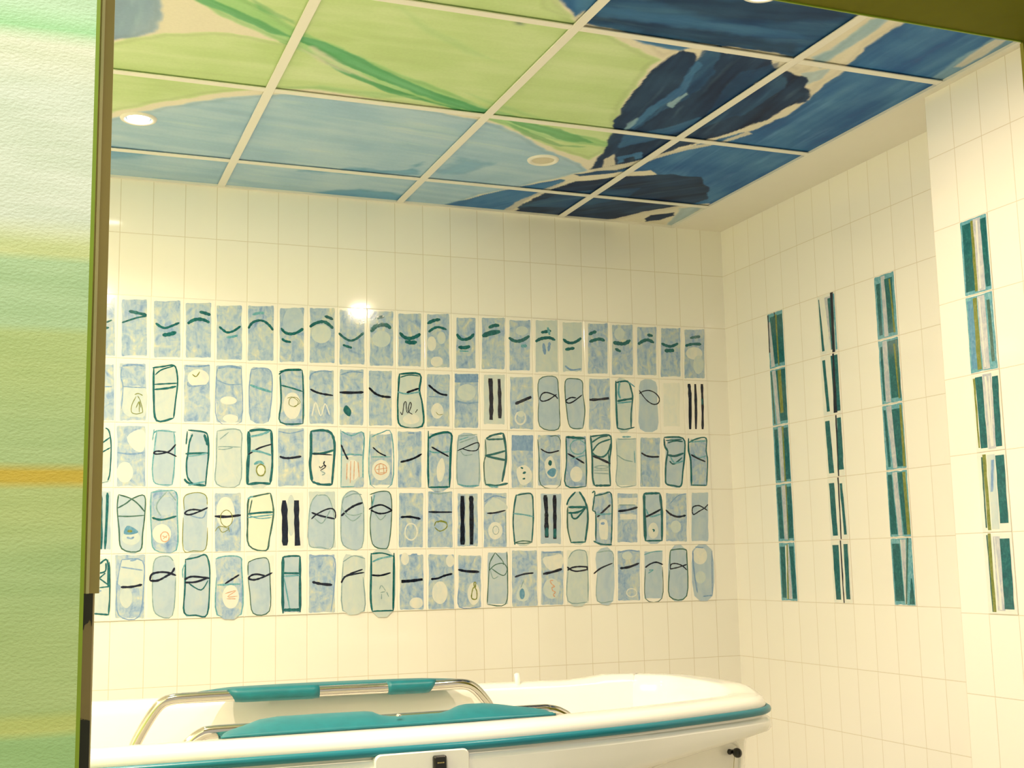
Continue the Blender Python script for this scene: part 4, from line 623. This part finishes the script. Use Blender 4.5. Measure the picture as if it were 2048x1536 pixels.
4/18/Rm:8,183 95,182 88,9 2,11;SB3.8:10,176 50,184 93,178;Fp:64,164 61,157 53,152 43,151 33,153 26,158 24,165 26,172 34,177 44,179 54,177 61,172;SK6.7:14,122 48,125 90,138;Sw3.2:77,36 74,29 66,24 56,22 46,24 39,30 37,37 40,44 47,49 57,50 67,48 74,43 77,36
4/19/Rs:14,178 85,177 78,13 7,15;St2.9:11,167 48,177 86,179;SD2.6:15,117 12,13 76,13 83,123;SK4.5:14,122 34,134 59,140 85,131;St2.9:25,102 46,113;St2.6:29,113 46,114
4/20/Fs:17,180 80,183 77,19 8,19;SD3.5:14,111 17,173 32,183 78,183 84,157 77,19 8,19 12,111;SK3.8:14,115 19,131 38,134 63,126 82,110;SK3.8:14,115 46,120 83,130
4/21/Fs:12,182 88,181 84,16 9,18;Fw:68,159 64,144 52,132 37,129 23,133 12,145 9,160 14,176 25,187 40,191 55,186 65,175;Fp:58,82 55,72 47,64 36,61 26,64 18,72 16,83 19,94 27,102 38,105 48,102 56,93;SB4.5:10,179 10,127 14,83 22,29;SB3.8:21,191 55,188;SB3.8:44,15 82,18;SB2.9:89,177 83,20'''
mural = empty('tile_mural', (0, -.0012, Z0)); tag(mural, 'wide mural of blue and white hand-painted tiles in five rows above the bath', 'tile mural')
ROWL = ['top row of tiles painted with pairs of teal curved strokes', 'second row of tiles, with one tile of three black bars at its right end', 'middle row of tiles with many thick teal outlines',
        'fourth row of tiles with several pairs of black vertical bars', 'bottom row of tiles with black wavy strokes']
grout = plain('white_grout', (.82, .80, .74), .7, var=.03, scale=80)
rows = []
for r in range(5):
    mb = MB(); mb.box((0, -.0012, .0002), (22 * TW, .001, TH - .0002), grout)
    o = mb.build('tile_row', mural, (0, 0, (4 - r) * TH)); o['label'] = ROWL[r]; rows.append(o)
TLAB = {(1, 13): 'tile with two black vertical bars', (1, 21): 'tile with three black vertical bars', (3, 6): 'tile with two thick black vertical bars', (3, 12): 'tile with two long black vertical bars',
        (3, 15): 'tile with two black bars ending in teal', (1, 10): 'tile with teal bag outline and a thin black scribble', (2, 8): 'tile with rust red vertical scribbles', (2, 9): 'tile with a round rust red scribble',
        (1, 20): 'almost blank tile', (4, 9): 'tile with a thick teal frame', (2, 5): 'tile with a thick teal frame and a green ring', (3, 5): 'cream tile with a moss green bag outline', (1, 2): 'pale tile with teal bag outline',
        (1, 19): 'grey tile with a black loop', (2, 14): 'dense blue tile with a white blob of three dots', (4, 12): 'tile with a small olive bottle outline', (3, 11): 'tile with a green ring below a black line'}
for L in TILES.strip().split('\n'):
    r, c, body = L.split('/'); r = int(r); c = int(c); sh = []
    for s in body.split(';'):
        h, q = s.split(':'); sh.append((h[0], h[1], float(h[2:] or 0), [tuple(map(float, p.split(','))) for p in q.split()]))
    o = tile_mesh(sh).build('painted_tile', rows[r], (c * TW, -.0006, 0))
    if (r, c) in TLAB: o['label'] = TLAB[(r, c)]

# vertical strips: per tile a list of bands  colour u0top u1top u0bottom u1bottom v0 v1  (u across, v up, 0..1)
STR = [['t 0 1 0 1 0 1;K .02 .1 .02 .08 .3 .98;v .08 .2 .1 .34 .03 .85;T .17 .97 .34 .97 .07 .93;G .52 .62 .56 .64 .03 .95;K .45 .5 .5 .54 .9 1',
        't 0 1 0 1 0 1;D .05 .12 .1 .2 .03 .97;v .14 .36 .3 .5 .02 .98;T .4 .97 .52 .97 .06 .97;G .5 .72 .55 .76 .2 .97',
        't 0 1 0 1 0 1;T .08 .3 .08 .32 .05 .95;v .34 .56 .36 .58 .02 .98;G .58 .70 .60 .70 .02 .98;T .68 .96 .68 .96 .05 .95',
        't 0 1 0 1 0 1;T .06 .32 .1 .38 .05 .95;v .36 .62 .4 .6 .03 .97;G .62 .68 .62 .68 .02 .98;T .70 .97 .66 .95 .05 .94',
        't 0 1 0 1 0 1;T .08 .38 .08 .34 .05 .93;w .4 .5 .36 .44 .03 .95;G .5 .57 .38 .46 .03 .97;v .56 .64 .5 .68 .03 .97;T .66 .92 .74 .97 .04 .93'],
       ['f 0 1 0 1 0 1;f .02 .5 .02 .3 .85 .98;T .08 .13 .12 .28 .06 .95;v .42 .78 .62 .8 .05 .95;T .6 .8 .66 .8 .05 .92;K .76 .93 .72 .86 .0 1;t .92 1 .9 1 .03 .97',
        'f 0 1 0 1 0 1;T .1 .26 .2 .38 .06 .93;T .58 .97 .62 .97 .04 .97;K .70 .8 .58 .78 .02 1',
        'f 0 1 0 1 0 1;T .06 .32 .12 .42 .06 .93;K .66 .74 .62 .68 0 1;T .74 .96 .68 .96 .1 .95',
        'f 0 1 0 1 0 1;T .08 .38 .14 .42 .06 .92;K .58 .66 .56 .62 0 1;T .68 .82 .76 .92 .07 .9',
        'f 0 1 0 1 0 1;T .08 .42 .12 .4 .05 .93;K .50 .57 .52 .58 0 1;T .70 .92 .68 .9 .06 .94'],
       ['t 0 1 0 1 0 1;T .08 .28 .1 .26 .06 .88;v .34 .54 .34 .54 .02 .98;T .52 .9 .56 .86 .06 .92;G .72 .8 .82 .9 .05 .9',
        't 0 1 0 1 0 1;T .08 .2 .12 .2 .05 .9;v .22 .44 .22 .46 .02 .98;T .46 .98 .5 .9 .07 .96;G .74 .84 .84 .9 .05 .9;D .86 .94 .9 .97 .05 .95',
        't 0 1 0 1 0 1;T .06 .18 .12 .26 .05 .93;v .2 .46 .36 .54 .02 .98;T .46 .86 .56 .9 .04 .92;G .84 .94 .84 .97 .03 .97',
        't 0 1 0 1 0 1;T .06 .26 .04 .36 .04 .95;v .3 .52 .4 .6 .02 .98;T .54 .82 .66 .86 .03 .97;G .78 .92 .82 .97 .03 .97',
        't 0 1 0 1 0 1;T .06 .42 .06 .48 .06 .92;w .46 .72 .52 .6 .02 .98;v .5 .7 .54 .62 .05 .98;T .84 .9 .72 .97 .02 .4;D .78 .86 .54 .60 .02 1'],
       ['t 0 1 0 1 0 1;T .08 .42 .06 .4 .05 .95;G .40 .52 .38 .5 .03 .97;v .5 .76 .5 .78 .02 .98;w .6 .66 .56 .62 .05 .95;T .76 .97 .8 .97 .05 .95',
        't 0 1 0 1 0 1;d .06 .3 .06 .3 .05 .95;G .28 .42 .26 .42 .03 .97;v .44 .72 .46 .72 .02 .98;w .5 .54 .52 .56 .05 .95;t .76 .97 .76 .97 .05 .95;D .78 .9 .8 .92 .1 .9',
        'f 0 1 0 1 0 1;G .06 .14 .08 .14 .05 .95;T .14 .4 .16 .42 .04 .96;v .42 .74 .44 .72 .02 .98;w .5 .56 .54 .6 .05 .95;w .64 .68 .6 .64 .05 .95;T .76 .97 .72 .94 .04 .93',
        'f 0 1 0 1 0 1;D .14 .2 .12 .18 .05 .95;G .2 .32 .2 .32 .02 .98;p .36 .64 .36 .62 .03 .97;B .5 .6 .4 .5 .5 .9;T .66 .97 .66 .95 .1 .95',
        'f 0 1 0 1 0 1;D .12 .17 .14 .18 .02 .98;G .17 .28 .18 .28 .02 1;v .36 .6 .34 .6 .04 .96;w .4 .44 .42 .5 .05 .95;T .6 .94 .58 .92 .06 .93']]
def strip(x, y, data, label):
    t = empty('tile_strip', (x, y, Z0), -math.pi / 2); tag(t, label, 'tile strip', 'vertical strips of painted tiles')
    for k, d in enumerate(data):
        sh = []
        for b in d.split(';'):
            q = b.split(); u0, u1, l0, l1, v0, v1 = map(float, q[1:])
            f = lambda u: 2 + u * 95
            z = lambda v: 2 + v * 196
            if (u0, u1, v0, v1) == (0, 1, 0, 1): sh.append(('R', q[0], 0, [(3, 3), (96, 3), (96, 197), (3, 197)])); continue
            P = []; n = 7
            for s in range(n + 1): a = s / n; P.append((f(l0 + (u0 - l0) * a) + rng.normal(0, .55), z(v0 + (v1 - v0) * a)))
            for s in range(n + 1): a = 1 - s / n; P.append((f(l1 + (u1 - l1) * a) + rng.normal(0, .55), z(v0 + (v1 - v0) * a)))
            sh.append(('Q', q[0], 0, [(min(max(a, 2), 97), min(max(b2, 2), 198)) for a, b2 in P]))
        mb = tile_mesh(sh); mb.build('painted_tile', t, (0, -.0002, (4 - k) * TH))
strip(XW, -.28558, STR[0], 'teal tile strip with olive lines nearest the corner of the two tiled walls')
strip(XW, -.28558 - 3 * TW, STR[1], 'teal and white tile strip with a thin black line down its middle')
strip(XW, -.28558 - 6 * TW, STR[2], 'teal tile strip with pale grey middle next to the wall step')
strip(XP, -1.47433, STR[3], 'tallest-looking tile strip, on the projecting wall at the right edge')

# ---------------------------------------------------------------- bathtub
bt = empty('bathtub', (.5, -1.2, 0)); tag(bt, 'long white bathtub with a teal bumper strip below its rim', 'bathtub')
RZ = Z0 - .160
OUT = [(-.62, -1.60), (-.3, -1.622), (-.02, -1.632), (.2, -1.638), (.45, -1.645), (.72, -1.645), (1.0, -1.606), (1.2, -1.556), (1.37, -1.503), (1.435, -1.462), (1.468, -1.40), (1.492, -1.30), (1.50, -1.18),
       (1.50, -1.08), (1.478, -1.0), (1.43, -.94), (1.38, -.895), (1.2, -.845), (1.05, -.815), (.6, -.76), (.18, -.705), (-.3, -.66), (-.62, -.65), (-.72, -.70), (-.76, -.85), (-.77, -1.1), (-.76, -1.4), (-.72, -1.55)]
OUT = [np.array(p) for p in smooth_path(OUT, 4, True)]
NO = len(OUT)
NRM = []
for i in range(NO):
    t = OUT[(i + 1) % NO] - OUT[i - 1]; t = t / np.linalg.norm(t); NRM.append(np.array([-t[1], t[0]]))      # inward normal
B0 = np.array([.5, -1.2])
def ring(d, z, zf=None):
    R = []
    for p, nn in zip(OUT, NRM):
        q = p + nn * d - B0; zz = z if zf is None else z + zf(p)
        R.append((q[0], q[1], zz))
    return R
def rise(p):                      # head end of the rim stands a little higher
    return .012 * max(0., min(1., (p[0] - 1.22) / .08)) * max(0, min(1, (p[1] + 1.42) / .1))
mb = MB(); mb.loft([ring(.30, RZ - .44), ring(.24, RZ - .435), ring(.19, RZ - .41), ring(.155, RZ - .34), ring(.13, RZ - .22), ring(.11, RZ - .1), ring(.10, RZ - .03), ring(.092, RZ - .010), ring(.083, RZ - .001, rise), ring(.070, RZ + .002, rise), ring(.045, RZ + .002, rise),
    ring(.020, RZ + .0, rise), ring(.008, RZ - .004, rise), ring(.002, RZ - .012), ring(0, RZ - .020), ring(.003, RZ - .040), ring(.003, RZ - .045), ring(-.007, RZ - .051), ring(-.010, RZ - .056)], enamel, True, (True, False)); mb.build('rim_and_basin', bt)
def skz(p): return RZ - .078 - max(0, 1.40 - p[0]) * .105
def skring(d, k):
    R = []
    for p, nn in zip(OUT, NRM):
        q = p + nn * d - B0; a = RZ - .056; R.append((q[0], q[1], a + (skz(p) - a) * k))
    return R
mb = MB(); mb.loft([skring(-.010, 0), skring(-.011, .3), skring(-.010, .7), skring(-.006, .93), skring(.0, 1.0), skring(.02, 1.02), skring(.05, 1.0)], enamel); mb.build('skirt', bt)
mb = MB(); mb.loft([ring(.03, RZ - .07), ring(.046, RZ - .095), ring(.052, RZ - .14), ring(.07, RZ - .22), ring(.085, RZ - .30), ring(.12, RZ - .5), ring(.17, .12), ring(.2, .04), ring(.2, 0.0)], enamel, True, (False, True)); mb.build('base_hull', bt)
# bumper strip: rounded ribbon round the rim
pr = [(-.001, .008), (-.006, .0078), (-.0105, .005), (-.012, 0), (-.0105, -.005), (-.006, -.0078), (-.001, -.008)]
mb = MB(); mb.loft([ring(d, RZ - .031 + z) for d, z in pr], rubber); mb.build('bumper_strip', bt)
# white post standing on the far rim
mb = MB(); mb.tube([(1.055 - .5, -.90 + 1.2, RZ - .08), (1.055 - .5, -.895 + 1.2, RZ + .008), (1.055 - .5, -.89 + 1.2, RZ + .024), (1.055 - .5, -.89 + 1.2, RZ + .027)], [.0085, .0075, .007, .003], enamel); mb.build('post', bt)
# access hatch with black latch
def frontpt(x):
    b = min(range(NO), key=lambda i: abs(OUT[i][0] - x) + (10 if OUT[i][1] > -1.3 else 0)); return OUT[b][1]
mb = MB(); hx0, hx1, hz0, hz1, rr = .468, .652, RZ - .25, RZ - .034, .012
def rrect(x0, x1, z0, z1, r, n=5):
    P = []
    for cx, cz, a in ((x1 - r, z1 - r, 0), (x0 + r, z1 - r, 90), (x0 + r, z0 + r, 180), (x1 - r, z0 + r, 270)):
        for k in range(n): q = math.radians(a + 90 * k / (n - 1)); P.append((cx + r * math.cos(q), cz + r * math.sin(q)))
    return P
P = rrect(hx0, hx1, hz0, hz1, rr); yb = -1.645 + 1.2
Pi = rrect(hx0 + .002, hx1 - .002, hz0 + .002, hz1 - .002, rr)
hr = lambda Q, y: [(x - .5, y, z) for x, z in Q][::-1]
mb.loft([hr(P, yb), hr(P, yb - .0155), hr(Pi, yb - .018)], enamel, True, (False, True), smooth=False); hatch = mb.build('access_hatch', bt)
P = rrect(.579, .6045, RZ - .13, RZ - .0425, .004); mb = MB(); Pi = rrect(.5815, .602, RZ - .1275, RZ - .045, .003)
mb.loft([hr(P, yb - .017), hr(P, yb - .025), hr(Pi, yb - .028)], black, True, (False, True), smooth=False)
for k in range(4): mb.box((.5855 + k * .0035 - .5, yb - .0286, RZ - .056), (.588 + k * .0035 - .5, yb - .0278, RZ - .054), beige)
mb.build('latch', hatch); 
# curved rib of the recessed end panel with a black knob and its cord
ed = [(1.0176, -1.5596, -0.2981), (1.0985, -1.5394, -0.2833), (1.1684, -1.5219, -0.2684), (1.2269, -1.5056, -0.2602), (1.2886, -1.4864, -0.2522), (1.3199, -1.4766, -0.2519), (1.3387, -1.4708, -0.2545), (1.3541, -1.466, -0.2627), (1.3613, -1.4637, -0.2754), (1.3587, -1.4645, -0.3141), (1.3462, -1.4684, -0.3814), (1.34, -1.470, -.5)]
rp = [(p[0] - .5, p[1] + 1.2, Z0 + p[2]) for p in smooth_path(ed, 4)]
mb = MB(); mb.tube(rp, .0042, enamel, 10); mb.build('panel_rib', bt)
mb = MB(); vs = [(a, b - .0005, c) for a, b, c in rp] + [(1.0176 - .5, -1.5601 + 1.2, Z0 - .5)]; nn_ = len(vs)
mb.add(vs, [tuple(range(nn_))[::-1]], enamel); mb.add([(a, b + .03, c) for a, b, c in vs], [tuple(range(nn_))], enamel)
mb.add(vs + [(a, b + .03, c) for a, b, c in vs], [(i, (i + 1) % nn_, nn_ + (i + 1) % nn_, nn_ + i) for i in range(nn_)], enamel); mb.build('end_panel', bt)
mb = MB()
KX, KY, KZ = 1.3395, -1.470, Z0 - .276
mb.loft([[(KX - .5 + r * math.cos(q), KY + y + 1.2, KZ + r * 1.15 * math.sin(q)) for q in [2 * math.pi * k / 20 for k in range(20)]] for r, y in ((.004, .004), (.004, -.012), (.0082, -.014), (.0095, -.020), (.008, -.028), (.003, -.031))], black, True, (False, True))
mb.loft([[(KX - .0105 - .5 + r * math.cos(q), KY + y + 1.2, KZ + .001 + r * math.sin(q)) for q in [2 * math.pi * k / 16 for k in range(16)]] for r, y in ((.006, .002), (.006, -.009), (.004, -.012))], black, True, (False, True))
kn = mb.build('knob', bt)
mb = MB(); mb.tube([(KX - .001 - .5, KY - .010 + 1.2, KZ - .008), (KX - .0025 - .5, KY - .006 + 1.2, KZ - .038), (KX - .004 - .5, KY - .004 + 1.2, KZ - .13)], .0008, beigel, 6); mb.build('cord', kn)

# ---------------------------------------------------------------- chrome side rails with teal pads
def rail(loc, label, tube, pads, r=.0128):
    t = empty('side_rail', loc); tag(t, label, 'bath rail', 'chrome bath rails with teal padding')
    mb = MB(); mb.tube([(p[0] - loc[0], p[1] - loc[1], p[2] - loc[2]) for p in smooth_path(tube, 6)], r, chrome, 18); mb.build('tube', t)
    for nm, pm in pads:
        pm.v = [(a - loc[0], b - loc[1], c - loc[2]) for a, b, c in pm.v]; pm.build(nm, t)
    return t
YF = -.95
far = [(.085, -.29), (.100, -.243), (.128, -.190), (.154, -.155), (.179, -.1445), (.221, -.1425), (.312, -.1425), (.525, -.1445), (.698, -.146), (.813, -.147), (.880, -.147), (.913, -.157), (.941, -.185), (.958, -.212), (.975, -.27)]
def fz(x): return float(np.interp(x, [p[0] for p in far], [p[1] for p in far]))
pads = []
def sleeve(x0t, x0b, x1t, x1b, rr):
    mb = MB(); R = []
    for k in range(13):
        row = []
        for q in range(20):
            a = 2 * math.pi * q / 20; s = (math.cos(a) + 1) / 2        # 1 at the top
            xa = x0b + (x0t - x0b) * s; xb = x1b + (x1t - x1b) * s; x = xa + (xb - xa) * k / 12
            e = min(k, 12 - k); rad = rr * (1 if e else .93)
            row.append((x, YF + rad * math.sin(a), Z0 + fz(x) + rad * math.cos(a)))
        R.append(row)
    mb.loft(R, padmat, True, (True, True)); return mb
pads.append(('sleeve', sleeve(.305, .325, .521, .521, .0168))); pads.append(('sleeve', sleeve(.690, .692, .815, .795, .0168)))
mb = MB(); prof = []
xs = np.linspace(.225, .90, 28); R = []
for x in xs:
    u = (x - .225) / .675; hgt = .006 * math.sin(math.pi * u) ** .5; z = Z0 + fz(min(max(x, .222), .87)) + .0045 + hgt; dep = .10 * min(1, math.sin(math.pi * u) * 2.2) + .004
    R.append([(x, YF + .009, z), (x, YF + .02, z + .0035), (x, YF + .02 + dep * .6, z + .004), (x, YF + .02 + dep, z - .004), (x, YF + .02 + dep, z - .012), (x, YF + .02, z - .010)])
mb.loft(R, padmat, True, (True, True)); pads.append(('pad', mb))
rail((.5, YF, RZ - .1), 'far chrome rail with two teal sleeves over the middle of the bath', [(x, YF, Z0 + z) for x, z in far], pads)
YN = -1.475
near = [(.135, -.23), (.150, -.186), (.164, -.170), (.180, -.160), (.198, -.1565), (.272, -.1565), (.409, -.157), (.604, -.157), (.856, -.158), (.898, -.160), (.924, -.168), (.943, -.184), (.955, -.23)]
inner = [(.210, -.170), (.222, -.160), (.262, -.147), (.290, -.1385), (.325, -.135), (.409, -.135), (.500, -.136), (.514, -.138), (.530, -.1455), (.553, -.1495), (.653, -.1495), (.675, -.145), (.692, -.1375), (.710, -.1345), (.748, -.135), (.786, -.1395), (.852, -.151), (.890, -.161), (.905, -.170)]
ix = [p[0] for p in inner]; iz = [p[1] for p in inner]
mb = MB(); R = []; M_ = 12
for k in range(81):
    u = k / 80; xi = .212 + (.903 - .212) * u; xo = .204 + (.872 - .204) * u
    ti = float(np.interp(xi, ix, iz)); zi = Z0 + ti; zo = RZ + .0068
    yi = YN + .002; yo = -1.568; row = []
    e = min(1., min(u, 1 - u) / .03); th = .004 + .006 * e ** .5
    for q in range(M_ + 1):
        s = q / M_; row.append((xi + (xo - xi) * s, yi + (yo - yi) * s, zi + (zo - zi) * s + .006 * math.sin(math.pi * s) * e + .0015 * math.sin(s * 18) * 0))
    row.append((xo, yo - .0015, zo - .003)); row.append((xo, yo + .002, zo - .0062))
    for q in range(M_, -1, -1):
        s = q / M_; row.append((xi + (xo - xi) * s, yi + .002 + (yo - yi) * s * .96, max(zi + (zo - zi) * s - th, RZ + .0022 if s > .4 else -9)))
    R.append(row)
mb.loft(R, padmat, True, (True, True))
pm = [('scalloped_pad', mb)]
mb = MB(); mb.lathe([(.0001, .004), (.003, .0035), (.005, .001), (.0055, -.001)], chrome, 14, (.548, -1.545, RZ + .020)); pm.append(('screw_cap', mb))
rail((.55, YN, RZ - .07), 'near chrome rail with a long scalloped teal pad lying along the front rim', [(x, YN, Z0 + z) for x, z in near], pm)
